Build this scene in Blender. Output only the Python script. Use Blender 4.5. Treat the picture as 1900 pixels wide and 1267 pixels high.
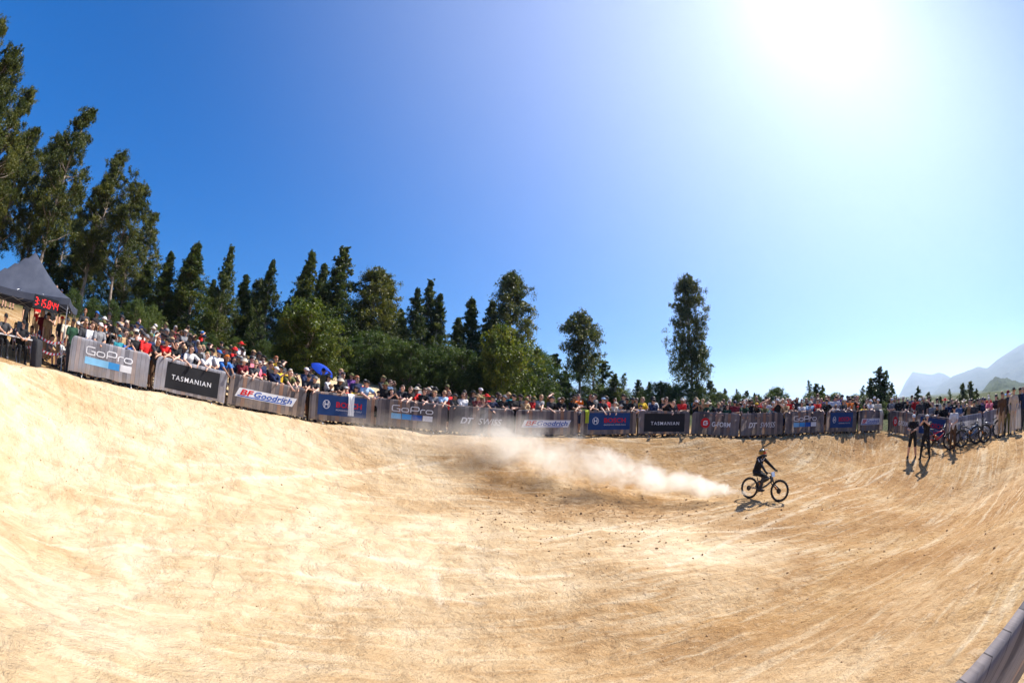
import bpy, bmesh, math, random
import numpy as np
from mathutils import Vector, Matrix, Euler

for o in list(bpy.data.objects):
    bpy.data.objects.remove(o)
scene = bpy.context.scene
col = scene.collection
R = math.radians
rng = random.Random(7)
nrg = np.random.default_rng(11)

# ------------------------------------------------------------------ camera
CAMZ = 3.25
FPX, PW, PH = 791.0, 1900.0, 1267.0             # a 15 mm full-frame fisheye
PITCH, ROLL = R(7.75), R(2.5)
cam_data = bpy.data.cameras.new('camera')
cam = bpy.data.objects.new('camera', cam_data)
col.objects.link(cam)
cam_data.sensor_width = 36.0
cam_data.type = 'PANO'
for holder in (cam_data, getattr(cam_data, 'cycles', None)):
    try:
        holder.panorama_type = 'FISHEYE_EQUISOLID'
        holder.fisheye_lens = 36.0 * FPX / PW
        holder.fisheye_fov = R(230)
    except (AttributeError, TypeError):
        pass
cam_data.clip_start = 0.05
cam_data.clip_end = 60000.0
CAMROT = Matrix.Rotation(R(90) + PITCH, 3, 'X') @ Matrix.Rotation(ROLL, 3, 'Z')
cam.matrix_world = Matrix.Translation((0, 0, CAMZ)) @ CAMROT.to_4x4()
scene.camera = cam

def ray(px, py):
    """world direction through photo pixel (1900 x 1267)"""
    dx, dy = px - PW / 2, PH / 2 - py
    r = math.hypot(dx, dy) or 1e-6
    th = 2 * math.asin(r / (2 * FPX))
    return CAMROT @ Vector((math.sin(th) * dx / r, math.sin(th) * dy / r, -math.cos(th)))
def at(px, py, rho):
    """the world point on that pixel's ray at horizontal distance rho"""
    d = ray(px, py)
    return Vector((0, 0, CAMZ)) + d * (rho / math.hypot(d.x, d.y))
def project(p):
    v = CAMROT.transposed() @ (Vector(p) - Vector((0, 0, CAMZ)))
    v.normalize()
    th = math.acos(max(-1, min(1, -v.z))); r = 2 * FPX * math.sin(th / 2); q = math.hypot(v.x, v.y) or 1e-9
    return (PW / 2 + r * v.x / q, PH / 2 - r * v.y / q)

# ------------------------------------------------------------------ sky, sun, exposure
SUN_DIR = ray(1500, 8).normalized()
SUN_EL = math.asin(SUN_DIR.z)
SUN_AZ = math.atan2(SUN_DIR.x, SUN_DIR.y)          # clockwise from +Y
world = bpy.data.worlds.new('World')
scene.world = world
world.use_nodes = True
wn, wl = world.node_tree.nodes, world.node_tree.links
wn.clear()
sky = wn.new('ShaderNodeTexSky')
sky.sky_type = 'NISHITA'
sky.sun_disc = False
sky.sun_elevation = SUN_EL
sky.sun_rotation = SUN_AZ
sky.altitude = 300
sky.air_density = 1.0
sky.dust_density = 0.2
sky.ozone_density = 5.0
SKY_K, SKY_G, SKY_S, SKY_V = 0.16, 0.60, 2.6, 0.65     # scale, contrast, saturation, brightness of the blue
SKY_T = (0.30, 0.91, 1.28)
gam = wn.new('ShaderNodeGamma'); gam.inputs['Gamma'].default_value = SKY_G
sc1 = wn.new('ShaderNodeVectorMath'); sc1.operation = 'SCALE'; sc1.inputs['Scale'].default_value = SKY_K
sc2 = wn.new('ShaderNodeVectorMath'); sc2.operation = 'SCALE'; sc2.inputs['Scale'].default_value = SKY_V / SKY_K
hsv = wn.new('ShaderNodeHueSaturation')
hsv.inputs['Saturation'].default_value = SKY_S
wl.new(sky.outputs[0], sc1.inputs[0]); wl.new(sc1.outputs[0], gam.inputs['Color']); wl.new(gam.outputs[0], hsv.inputs['Color']); tnt = wn.new('ShaderNodeVectorMath'); tnt.operation = 'MULTIPLY'; tnt.inputs[1].default_value = SKY_T
wl.new(hsv.outputs[0], tnt.inputs[0]); wl.new(tnt.outputs[0], sc2.inputs[0])
# the hazy aureole round the sun
geo = wn.new('ShaderNodeTexCoord')
dot = wn.new('ShaderNodeVectorMath'); dot.operation = 'DOT_PRODUCT'
wl.new(geo.outputs['Generated'], dot.inputs[0])
dot.inputs[1].default_value = SUN_DIR
def wmath(op, a, b):
    n = wn.new('ShaderNodeMath'); n.operation = op
    for i, v in enumerate((a, b)):
        if v is None: continue
        if isinstance(v, (int, float)): n.inputs[i].default_value = v
        else: wl.new(v, n.inputs[i])
    return n.outputs[0]
mx = wmath('MAXIMUM', dot.outputs['Value'], 0.0)
GLOW = ((2.8, 3.0), (60.0, 1.6), (400.0, 8.0))      # exponent, strength
glow = None
for e_, k_ in GLOW:
    g_ = wmath('MULTIPLY', wmath('POWER', mx, e_), k_)
    glow = g_ if glow is None else wmath('ADD', glow, g_)
mixc = wn.new('ShaderNodeVectorMath'); mixc.operation = 'SCALE'
mixc.inputs[0].default_value = (1.0, 0.90, 0.76)
wl.new(glow, mixc.inputs['Scale'])
addc = wn.new('ShaderNodeVectorMath'); addc.operation = 'ADD'
wl.new(sc2.outputs[0], addc.inputs[0]); wl.new(mixc.outputs[0], addc.inputs[1])
bg = wn.new('ShaderNodeBackground')
bg.inputs['Strength'].default_value = 0.085
wl.new(addc.outputs[0], bg.inputs['Color'])
wout = wn.new('ShaderNodeOutputWorld')
wl.new(bg.outputs[0], wout.inputs['Surface'])

sun_data = bpy.data.lights.new('sun', 'SUN')
sun_data.energy = 5.0
sun_data.angle = R(0.53)
sun_data.color = (1.0, 0.94, 0.85)
sun = bpy.data.objects.new('sun', sun_data)
col.objects.link(sun)
sun.location = (0, 0, 60)
sun.rotation_euler = (-SUN_DIR).to_track_quat('-Z', 'Y').to_euler()

scene.view_settings.view_transform = 'Standard'
scene.view_settings.look = 'None'
scene.view_settings.exposure = 1.0
scene.view_settings.gamma = 1.0
scene.render.engine = 'CYCLES'
scene.cycles.use_denoising = True
scene.cycles.max_bounces = 6
scene.cycles.diffuse_bounces = 3
scene.cycles.volume_bounces = 3
scene.cycles.volume_step_rate = 2.0
scene.cycles.volume_max_steps = 256
scene.cycles.transparent_max_bounces = 8

# ------------------------------------------------------------------ helpers
def tag(o, label=None, cat=None, group=None, kind=None):
    if label: o['label'] = label
    if cat: o['category'] = cat
    if group: o['group'] = group
    if kind: o['kind'] = kind
    return o
def link(name, mesh, parent=None):
    o = bpy.data.objects.new(name, mesh)
    col.objects.link(o)
    if parent is not None: o.parent = parent
    return o
def empty(name, loc=(0, 0, 0), rz=0.0):
    o = bpy.data.objects.new(name, None)
    o.empty_display_size = 0.2
    col.objects.link(o)
    o.location = loc
    o.rotation_euler = (0, 0, rz)
    return o
def np_mesh(name, verts, faces, mats=(), smooth=False, midx=None):
    """faces: (n,3) or (n,4) integer array"""
    me = bpy.data.meshes.new(name)
    verts = np.asarray(verts, dtype=np.float32); faces = np.asarray(faces, dtype=np.int32)
    k = faces.shape[1]; n = len(faces)
    me.vertices.add(len(verts)); me.vertices.foreach_set('co', verts.ravel())
    me.loops.add(n * k); me.loops.foreach_set('vertex_index', faces.ravel())
    me.polygons.add(n)
    me.polygons.foreach_set('loop_start', np.arange(0, n * k, k, dtype=np.int32))
    me.polygons.foreach_set('loop_total', np.full(n, k, dtype=np.int32))
    if smooth: me.polygons.foreach_set('use_smooth', np.ones(n, dtype=bool))
    for m in mats: me.materials.append(m)
    if midx is not None: me.polygons.foreach_set('material_index', np.asarray(midx, dtype=np.int32))
    me.update(calc_edges=True)
    return me
class MB:
    """collects shapes into one mesh"""
    def __init__(s): s.v, s.f, s.m, s.sm = [], [], [], []
    def add(s, v, f, mi=0, sm=False):
        b = len(s.v)
        s.v += [tuple(p) for p in v]
        s.f += [tuple(i + b for i in q) for q in f]
        s.m += [mi] * len(f); s.sm += [sm] * len(f)
        return s
    def box(s, c, d, rot=None, mi=0):
        v = [Vector((x * d[0] / 2, y * d[1] / 2, z * d[2] / 2)) for x in (-1, 1) for y in (-1, 1) for z in (-1, 1)]
        if rot is not None: v = [rot @ p for p in v]
        v = [p + Vector(c) for p in v]
        return s.add(v, [(0, 1, 3, 2), (4, 6, 7, 5), (0, 4, 5, 1), (2, 3, 7, 6), (0, 2, 6, 4), (1, 5, 7, 3)], mi)
    def tube(s, pts, r, n=8, mi=0, closed=False, cap=True):
        pts = [Vector(p) for p in pts]; N = len(pts)
        rs = r if isinstance(r, (list, tuple)) else [r] * N
        v, prev = [], None
        for i, p in enumerate(pts):
            a = pts[(i - 1) % N] if (i > 0 or closed) else p
            b = pts[(i + 1) % N] if (i < N - 1 or closed) else p
            t = (b - a).normalized()
            if prev is None:
                u = t.orthogonal().normalized()
            else:
                u = (prev - t * prev.dot(t))
                u = u.normalized() if u.length > 1e-6 else t.orthogonal().normalized()
            prev = u; w = t.cross(u)
            v += [p + (u * math.cos(2 * math.pi * k / n) + w * math.sin(2 * math.pi * k / n)) * rs[i] for k in range(n)]
        f = []
        for i in range(N if closed else N - 1):
            j = (i + 1) % N
            f += [(i * n + k, i * n + (k + 1) % n, j * n + (k + 1) % n, j * n + k) for k in range(n)]
        s.add(v, f, mi, True)
        if cap and not closed:
            b = len(s.v) - len(v)
            s.f += [tuple(b + k for k in reversed(range(n))), tuple(b + (N - 1) * n + k for k in range(n))]
            s.m += [mi, mi]; s.sm += [False, False]
        return s
    def rings(s, rings, mi=0, cap=True, sm=True):
        """rings: list of equal-length point lists"""
        n = len(rings[0]); v = [p for r_ in rings for p in r_]
        f = [(i * n + k, i * n + (k + 1) % n, (i + 1) * n + (k + 1) % n, (i + 1) * n + k) for i in range(len(rings) - 1) for k in range(n)]
        if cap: f += [tuple(reversed(range(n))), tuple((len(rings) - 1) * n + k for k in range(n))]
        return s.add(v, f, mi, sm)
    def ell(s, c, r, rot=None, mi=0, nu=12, nv=8):
        c = Vector(c); v = []
        for j in range(nv + 1):
            th = math.pi * (0.02 + 0.96 * j / nv)
            for k in range(nu):
                a = 2 * math.pi * k / nu
                p = Vector((r[0] * math.sin(th) * math.cos(a), r[1] * math.sin(th) * math.sin(a), r[2] * math.cos(th)))
                v.append(c + (rot @ p if rot is not None else p))
        f = [(j * nu + k, (j + 1) * nu + k, (j + 1) * nu + (k + 1) % nu, j * nu + (k + 1) % nu) for j in range(nv) for k in range(nu)]
        f += [tuple(range(nu)), tuple(nv * nu + k for k in reversed(range(nu)))]
        return s.add(v, f, mi, True)
    def mesh(s, name, mats=()):
        me = bpy.data.meshes.new(name)
        me.from_pydata(s.v, [], s.f)
        for m in (mats if isinstance(mats, (list, tuple)) else [mats]): me.materials.append(m)
        me.polygons.foreach_set('material_index', s.m)
        me.polygons.foreach_set('use_smooth', s.sm)
        me.update()
        return me
    def build(s, name, mats, parent=None):
        return link(name, s.mesh(name, mats), parent)

# --- value noise on numpy arrays
def _hash(ix, iy, seed):
    h = (ix.astype(np.int64) * 374761393 + iy.astype(np.int64) * 668265263 + seed * 1442695041) & 0xffffffff
    h = ((h ^ (h >> 13)) * 1274126177) & 0xffffffff
    return ((h ^ (h >> 16)) & 0xffff) / 65535.0
def vnoise(x, y, seed=0):
    x = np.asarray(x, float); y = np.asarray(y, float)
    ix, iy = np.floor(x), np.floor(y); fx, fy = x - ix, y - iy
    fx = fx * fx * (3 - 2 * fx); fy = fy * fy * (3 - 2 * fy)
    a, b = _hash(ix, iy, seed), _hash(ix + 1, iy, seed)
    c, d = _hash(ix, iy + 1, seed), _hash(ix + 1, iy + 1, seed)
    return (a * (1 - fx) + b * fx) * (1 - fy) + (c * (1 - fx) + d * fx) * fy - 0.5
def fbm(x, y, oct=4, seed=0, gain=0.5):
    t, amp = 0, 1.0
    for k in range(oct):
        t = t + amp * vnoise(x * 2 ** k, y * 2 ** k, seed + k); amp *= gain
    return t
def sstep(a, b, x):
    t = np.clip((x - a) / (b - a), 0, 1)
    return t * t * (3 - 2 * t)

# --- materials
class NT:
    def __init__(s, name):
        s.m = bpy.data.materials.new(name); s.m.use_nodes = True
        s.t = s.m.node_tree; s.n = s.t.nodes; s.l = s.t.links
        s.b = s.n.get('Principled BSDF'); s.out = s.n.get('Material Output')
    def node(s, typ, **kw):
        n = s.n.new(typ)
        for k, v in kw.items():
            if hasattr(n, k): setattr(n, k, v)
        return n
    def put(s, sock, v):
        if v is None: return
        if isinstance(v, bpy.types.NodeSocket): s.l.new(v, sock)
        else: sock.default_value = v
    def math(s, op, a, b=None, c=None, clamp=False):
        n = s.n.new('ShaderNodeMath'); n.operation = op; n.use_clamp = clamp
        for i, v in enumerate((a, b, c)): s.put(n.inputs[i], v)
        return n.outputs[0]
    def noise(s, vec, scale, detail=4, rough=0.55, dist=0.0):
        n = s.n.new('ShaderNodeTexNoise')
        s.put(n.inputs['Vector'], vec); n.inputs['Scale'].default_value = scale
        n.inputs['Detail'].default_value = detail; n.inputs['Roughness'].default_value = rough
        n.inputs['Distortion'].default_value = dist
        return n.outputs['Fac']
    def ramp(s, fac, stops):
        n = s.n.new('ShaderNodeValToRGB'); s.put(n.inputs[0], fac)
        e = n.color_ramp.elements
        while len(e) < len(stops): e.new(0.5)
        for q, (p, c) in zip(e, stops):
            q.position = p; q.color = (*c, 1) if len(c) == 3 else c
        return n.outputs['Color']
    def mix(s, fac, a, b, mode='MIX'):
        n = s.n.new('ShaderNodeMix'); n.data_type = 'RGBA'; n.blend_type = mode
        s.put(n.inputs['Factor'], fac)
        for nm, v in (('A', a), ('B', b)):
            sk = [i for i in n.inputs if i.name == nm and i.type == 'RGBA'][0]
            s.put(sk, (*v, 1) if isinstance(v, (tuple, list)) and len(v) == 3 else v)
        return [o for o in n.outputs if o.type == 'RGBA'][0]
    def mapping(s, vec, scale=(1, 1, 1), loc=(0, 0, 0)):
        n = s.n.new('ShaderNodeMapping'); s.put(n.inputs['Vector'], vec)
        n.inputs['Scale'].default_value = scale; n.inputs['Location'].default_value = loc
        return n.outputs[0]
    def bump(s, h, strength=0.4, dist=0.02):
        n = s.n.new('ShaderNodeBump'); n.inputs['Strength'].default_value = strength
        n.inputs['Distance'].default_value = dist; s.put(n.inputs['Height'], h)
        s.l.new(n.outputs[0], s.b.inputs['Normal'])
    def coord(s, which='Object'): return s.n.new('ShaderNodeTexCoord').outputs[which]
    def fin(s, color=None, rough=0.6, metal=0.0, spec=0.5):
        if color is not None: s.put(s.b.inputs['Base Color'], (*color, 1) if isinstance(color, (tuple, list)) and len(color) == 3 else color)
        s.put(s.b.inputs['Roughness'], rough); s.put(s.b.inputs['Metallic'], metal)
        s.b.inputs['Specular IOR Level'].default_value = spec
        return s.m
MATS = {}
def plain(name, c, rough=0.6, metal=0.0, spec=0.4, var=0.12, scale=6.0):
    """a plain colour with a little unevenness"""
    if name in MATS: return MATS[name]
    t = NT(name)
    f = t.noise(t.coord(), scale, 3)
    c2 = tuple(min(1, x * (1 + var)) for x in c); c1 = tuple(x * (1 - var) for x in c)
    MATS[name] = t.fin(t.ramp(f, [(0.3, c1), (0.7, c2)]), rough, metal, spec)
    return MATS[name]
def cloth(name, c):
    if name in MATS: return MATS[name]
    t = NT(name); co = t.coord()
    f = t.noise(co, 9.0, 4)
    t.bump(t.noise(co, 14.0, 3, 0.6, 0.8), 0.6, 0.02)
    MATS[name] = t.fin(t.ramp(f, [(0.3, tuple(x * .82 for x in c)), (0.7, tuple(min(1, x * 1.12) for x in c))]), 0.85, 0, 0.2)
    return MATS[name]

# ------------------------------------------------------------------ the dirt bowl
# the lip on which the barriers stand: (pixel x, pixel y, forward distance) where the photograph shows its foot
RHO = [(125, 14.4), (272, 14.3), (415, 14.7), (560, 15.5), (692, 16.2), (827, 16.5), (951, 17.0), (1070, 18.1), (1178, 19.2), (1278, 19.8), (1368, 20.3), (1451, 21.0), (1527, 22.1), (1587, 22.8), (1637, 23.7)]
def rho_at(x): return float(np.interp(x, [q[0] for q in RHO], [q[1] for q in RHO]))
BAR_PX = [(a_, b_, rho_at(a_), c_, d_, rho_at(c_), k_) for a_, b_, c_, d_, k_ in [   # left px, y, right px, y, print
    (125, 697, 272, 722, 'squares'), (283, 726, 415, 752, 'state'), (420, 753, 562, 779, 'tyre'), (572, 780, 692, 794, 'armature'),
    (697, 795, 827, 804, 'squares'), (831, 804, 951, 808, 'hub'), (956, 808, 1071, 810, 'tyre'), (1076, 810, 1179, 811, 'armature'),
    (1183, 811, 1278, 812, 'state'), (1281, 812, 1369, 813, 'pad'), (1373, 813, 1451, 812, 'hub'), (1455, 811, 1527, 808, 'squares'),
    (1531, 807, 1587, 804, 'armature'), (1591, 803, 1637, 799, 'tyre')]]
LIP = []   # x, y, z, face width, face shape (0 hollow, 1 rounded), outward slope, shelf
def lp(p, w, sh, os, shelf): LIP.append((p[0], p[1], p[2], w, sh, os, shelf))
lp(at(0, 668, 14.0), 5.5, 0.0, 0.45, 4.0)
lp(at(62, 683, 14.2), 5.5, 0.0, 0.45, 3.8)
for b, (w, os, sf) in zip(BAR_PX, [(5.5, .36, 1.2), (5.5, .33, .6), (5.2, .33, .5), (5, .31, .5), (5, .22, .5), (4.8, .15, .5), (4.8, .07, .5),
                               (5, .05, .5), (5, .05, .5), (5, .05, .5), (5, .07, .5), (5, .09, .5), (4.6, .10, .5), (4.2, .08, .5)]):
    p = at(b[0], b[1], b[2]); q = at(b[3], b[4], b[5])
    lp((p + q) / 2, w, 0.0, os, sf)
C0 = CAMZ
lp((18.85, 14.0, C0 - 1.74), 3.6, 0.1, 0.0, 1)
lp(at(1692, 812, 21.6), 4.6, 0.0, -0.05, 1.5)
lp(at(1740, 826, 20.8), 6.0, 0.2, -0.05, 1.5)
lp(at(1800, 820, 20.4), 5.5, 0.7, -0.05, 1.5)
lp(at(1850, 808, 20.3), 7.0, 1.0, -0.05, 2)
lp(at(1898, 797, 20.0), 8.0, 1.0, 0.0, 3)
lp((18.6, 2.4, C0 - 1.62), 8.0, 1.0, 0.0, 3)
lp((16.0, -0.4, C0 - 1.60), 7.0, 1.0, 0.0, 3)
lp((10.0, -1.0, C0 - 1.68), 6.0, 1.0, 0.0, 3)
lp((5.0, -0.2, C0 - 1.78), 5.0, 0.8, 0.0, 3)
lp((1.5, 0.12, C0 - 1.86), 4.2, 0.6, 0.0, 3)
lp((-1.5, 0.0, C0 - 1.86), 4.2, 0.6, 0.0, 3)
lp((-6.0, -1.4, C0 - 1.7), 5.0, 0.6, 0.05, 3)
lp((-11.0, -1.6, C0 - 1.2), 5.5, 0.4, 0.2, 3)
lp((-13.6, 0.9, C0 - 0.7), 5.5, 0.2, 0.4, 4)
LIPA = np.array(LIP)
def catmull(P, per):
    n = len(P); out = []
    for i in range(n):
        p0, p1, p2, p3 = P[(i - 1) % n], P[i], P[(i + 1) % n], P[(i + 2) % n]
        for k in range(per):
            t = k / per
            out.append(0.5 * (2 * p1 + (p2 - p0) * t + (2 * p0 - 5 * p1 + 4 * p2 - p3) * t * t + (3 * p1 - p0 - 3 * p2 + p3) * t ** 3))
    return np.array(out)
LS = catmull(LIPA, 10)
_t = np.roll(LS[:, :2], -1, 0) - np.roll(LS[:, :2], 1, 0)
_t /= np.linalg.norm(_t, axis=1)[:, None]
LN = np.stack([-_t[:, 1], _t[:, 0]], 1)            # outward: the lip runs left to right along the far side
FLOOR = 0.0
def ground_raw(x, y):
    x = np.atleast_1d(np.asarray(x, float)); y = np.atleast_1d(np.asarray(y, float))
    z = np.empty_like(x)
    for s in range(0, len(x), 40000):
        X, Y = x[s:s + 40000], y[s:s + 40000]
        dx = X[:, None] - LS[None, :, 0]; dy = Y[:, None] - LS[None, :, 1]
        d2 = dx * dx + dy * dy
        i = d2.argmin(1); r = np.arange(len(X))
        dist = np.sqrt(d2[r, i])
        side = dx[r, i] * LN[i, 0] + dy[r, i] * LN[i, 1]
        w = 1.0 / (d2 + 0.04) ** 3
        w /= w.sum(1)[:, None]
        A = w @ LS[:, 2:7]
        zl, fw, sh, os, sf = A.T
        t = np.clip((dist - 0.45 - 0.35 * sstep(-6, 5, X)) / fw, 0, 1)
        g = (1 - sh) * (1 - t) ** 2.1 + sh * (1 - t) ** 2 * (1 + 2 * t)
        zin = FLOOR + (zl - FLOOR) * g
        e = dist - sf
        e = np.where(e < 0, 0, e * e / (e + 0.8))
        e = 16.0 * (1 - np.exp(-e / 16.0))
        zout = zl + os * e
        far = sstep(70, 400, np.hypot(X, Y - 10))
        zout = zout * (1 - far) + far * (-1.5)
        z[s:s + 40000] = np.where(side < 0, zin, zout)
    return z
def ground(x, y):
    x = np.atleast_1d(np.asarray(x, float)); y = np.atleast_1d(np.asarray(y, float))
    z = ground_raw(x, y)
    near = 1 - sstep(40, 90, np.hypot(x, y - 12))
    z = z + near * (0.16 * fbm(x * 0.35, y * 0.35, 3, 3) + 0.05 * fbm(x * 1.3, y * 1.3, 4, 9) + 0.022 * fbm(x * 5, y * 5, 2, 21))
    return z
def gz(x, y): return float(ground(x, y)[0])

# the riding line: streaks and tyre marks follow it
TRK = np.array([(-24, -12), (-13, -2), (-9.0, 3.5), (-5.0, 7.2), (0.0, 9.0), (4.5, 9.7), (9.0, 9.8), (13.5, 10.4), (17, 12.5), (24, 19)], float)
_tk = []
for i in range(len(TRK) - 1):
    p0, p1, p2, p3 = TRK[max(i - 1, 0)], TRK[i], TRK[i + 1], TRK[min(i + 2, len(TRK) - 1)]
    for k in range(12):
        t = k / 12
        _tk.append(0.5 * (2 * p1 + (p2 - p0) * t + (2 * p0 - 5 * p1 + 4 * p2 - p3) * t * t + (3 * p1 - p0 - 3 * p2 + p3) * t ** 3))
TKS = np.array(_tk)
TKL = np.concatenate([[0], np.cumsum(np.linalg.norm(np.diff(TKS, axis=0), axis=1))])
def track_uv(x, y):
    u = np.empty_like(x); v = np.empty_like(x)
    tt = np.gradient(TKS, axis=0); tt /= np.linalg.norm(tt, axis=1)[:, None]
    for s in range(0, len(x), 40000):
        dx = x[s:s + 40000, None] - TKS[None, :, 0]; dy = y[s:s + 40000, None] - TKS[None, :, 1]
        d2 = dx * dx + dy * dy
        w = 1 / (d2 + 0.5) ** 2.0; w /= w.sum(1)[:, None]
        i = d2.argmin(1); r = np.arange(len(i))
        u[s:s + 40000] = w @ TKL
        v[s:s + 40000] = np.sign(dx[r, i] * -tt[i, 1] + dy[r, i] * tt[i, 0]) * np.sqrt(d2[r, i])
    return u, v

def axis(lo, hi, step, far):
    a = list(np.arange(lo, hi, step)); s = step
    left, right = [], []
    p = lo
    while p > -far: s *= 1.13; p -= s; left.append(p)
    p, s = a[-1], step
    while p < far: s *= 1.13; p += s; right.append(p)
    return np.array(left[::-1] + a + right)
GX, GY = axis(-15, 20.5, 0.08, 9500), axis(-0.4, 19.5, 0.08, 9500)
mx_, my_ = np.meshgrid(GX, GY)
fx_, fy_ = mx_.ravel(), my_.ravel()
nearm = (np.abs(fx_) < 100) & (np.abs(fy_) < 120)
fz_ = np.full(len(fx_), -1.5)
fz_[nearm] = ground(fx_[nearm], fy_[nearm])
mid = ~nearm & (np.hypot(fx_, fy_) < 900)
fz_[mid] = ground_raw(fx_[mid], fy_[mid])
nx_, ny_ = len(GX), len(GY)
ii = (np.arange(ny_ - 1)[:, None] * nx_ + np.arange(nx_ - 1)[None, :]).ravel()
gf = np.stack([ii, ii + 1, ii + nx_ + 1, ii + nx_], 1)

def dirt_material():
    t = NT('dry_dirt'); co = t.coord('Object')
    def attr(nm):
        n = t.node('ShaderNodeAttribute'); n.attribute_name = nm; return n
    ride = attr('ride').outputs['Vector']
    verge, loose, dusty, tyre = (attr(k).outputs['Fac'] for k in ('verge', 'loose', 'dusty', 'tyre'))
    big = t.noise(co, 0.40, 5, 0.62, 0.5)
    midn = t.noise(co, 2.3, 7, 0.68, 0.4)
    lump = t.noise(co, 6.5, 6, 0.70, 0.5)
    fine = t.noise(co, 30.0, 5, 0.72)
    streak = t.noise(t.mapping(ride, (0.30, 2.4, 1)), 1.5, 7, 0.66, 0.9)
    rust = t.ramp(big, [(0.30, (0.31, 0.165, 0.062)), (0.50, (0.41, 0.24, 0.098)), (0.70, (0.49, 0.325, 0.155))])
    pale = t.ramp(big, [(0.30, (0.41, 0.285, 0.15)), (0.50, (0.505, 0.385, 0.235)), (0.68, (0.57, 0.46, 0.315))])
    dm = t.math('ADD', dusty, t.math('MULTIPLY', t.math('SUBTRACT', midn, 0.5), 1.1), clamp=True)
    base = t.mix(dm, rust, pale)
    patch_ = t.ramp(t.noise(co, 0.55, 3, .6), [(0.36, (.12, .12, .12)), (0.60, (1, 1, 1))])
    st = t.math('MULTIPLY', t.ramp(streak, [(0.50, (0, 0, 0)), (0.62, (1, 1, 1))]), patch_)
    base = t.mix(t.math('MULTIPLY', st, 0.70), base, (0.63, 0.505, 0.335))
    sd = t.math('MULTIPLY', t.ramp(streak, [(0.34, (1, 1, 1)), (0.45, (0, 0, 0))]), t.math('SUBTRACT', 0.72, t.math('MULTIPLY', dm, 0.50)))
    base = t.mix(sd, base, (0.30, 0.17, 0.07))
    thin = t.noise(t.mapping(ride, (0.12, 11.0, 1), (7, 3, 0)), 1.0, 5, 0.6, 0.8)
    tl = t.math('MULTIPLY', t.ramp(thin, [(0.60, (0, 0, 0)), (0.68, (1, 1, 1))]), t.ramp(t.noise(co, 0.7, 3, .6), [(0.48, (0, 0, 0)), (0.62, (1, 1, 1))]))
    base = t.mix(t.math('MULTIPLY', tl, 0.45), base, (0.64, 0.52, 0.36))
    spots = t.math('MULTIPLY', t.ramp(lump, [(0.33, (1, 1, 1)), (0.46, (0, 0, 0))]), t.math('SUBTRACT', 0.80, t.math('MULTIPLY', dm, 0.74)))
    base = t.mix(spots, base, (0.20, 0.105, 0.042))
    lights = t.math('MULTIPLY', t.ramp(lump, [(0.56, (0, 0, 0)), (0.68, (1, 1, 1))]), 0.45)
    base = t.mix(lights, base, (0.60, 0.46, 0.31))
    lm = t.math('MULTIPLY', loose, t.ramp(t.noise(co, 3.6, 6, 0.72), [(0.36, (0, 0, 0)), (0.58, (1, 1, 1))]))
    base = t.mix(t.math('MULTIPLY', lm, .8), base, (0.25, 0.14, 0.058))
    base = t.mix(t.math('MULTIPLY', t.math('MULTIPLY', tyre, 0.75), t.ramp(midn, [(0.32, (0, 0, 0)), (0.5, (1, 1, 1))])), base, (0.64, 0.53, 0.38))
    fm = t.math('MULTIPLY', t.ramp(fine, [(0.34, (1, 1, 1)), (0.47, (0, 0, 0))]), t.math('SUBTRACT', 0.55, t.math('MULTIPLY', dm, 0.46)))
    base = t.mix(fm, base, (0.21, 0.115, 0.05))
    gr = t.ramp(t.noise(co, 1.6, 5, 0.65), [(0.3, (0.025, 0.036, 0.012)), (0.55, (0.055, 0.065, 0.022)), (0.78, (0.13, 0.105, 0.05))])
    base = t.mix(verge, base, gr)
    h = t.math('ADD', t.math('MULTIPLY', lump, 1.0), t.math('MULTIPLY', fine, 0.30))
    h = t.math('ADD', h, t.math('MULTIPLY', t.noise(co, 14.0, 5, .7), 0.5))
    h = t.math('ADD', h, t.math('MULTIPLY', streak, 0.8))
    h = t.math('SUBTRACT', h, t.math('MULTIPLY', tl, 0.25))
    calm = t.math('SUBTRACT', 1.0, t.math('MULTIPLY', dm, 0.80))
    t.bump(t.math('MULTIPLY', h, calm), 1.0, 0.10)
    return t.fin(base, 0.95, 0, 0.12)

def hit(px, py, lo=1.0, hi=60.0):
    """where that pixel's ray first meets the ground"""
    rs = np.linspace(lo, hi, 1200); d = ray(px, py); k = 1 / math.hypot(d.x, d.y)
    g = ground(d.x * k * rs, d.y * k * rs); zz = CAMZ + d.z * k * rs
    b = np.nonzero(zz < g)[0]
    r = rs[b[0]] if len(b) else hi
    return Vector((d.x * k * r, d.y * k * r, gz(d.x * k * r, d.y * k * r)))

M_DIRT = dirt_material()
gme = np_mesh('dirt_ground', np.stack([fx_, fy_, fz_], 1), gf, [M_DIRT], True)
uu, vv = np.zeros(len(fx_)), np.zeros(len(fx_))
uu[nearm], vv[nearm] = track_uv(fx_[nearm], fy_[nearm])
at_ = gme.attributes.new('ride', 'FLOAT_VECTOR', 'POINT')
at_.data.foreach_set('vector', np.stack([uu, vv, np.zeros_like(uu)], 1).astype(np.float32).ravel())
hyp = np.hypot(fx_ - 2.0, fy_ - 5.0)
verge = sstep(17, 23, hyp + 3 * fbm(fx_ * .3, fy_ * .3, 3, 40)) * (fy_ > 5)
verge = verge * np.where(fx_ < -5, sstep(23, 29, hyp), 1)
verge = np.maximum(verge, sstep(40, 60, hyp))
a2 = gme.attributes.new('verge', 'FLOAT', 'POINT'); a2.data.foreach_set('value', verge.astype(np.float32))
lo_ = np.exp(-(((fx_ - 3.2) / 3.0) ** 2 + ((fy_ - 12.0) / 1.5) ** 2)) * 1.2
lo_ = np.clip(lo_ + 0.25 * np.exp(-(((fx_ - 0.5) / 2.5) ** 2 + ((fy_ - 13.0) / 1.0) ** 2)), 0, 1)
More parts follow.
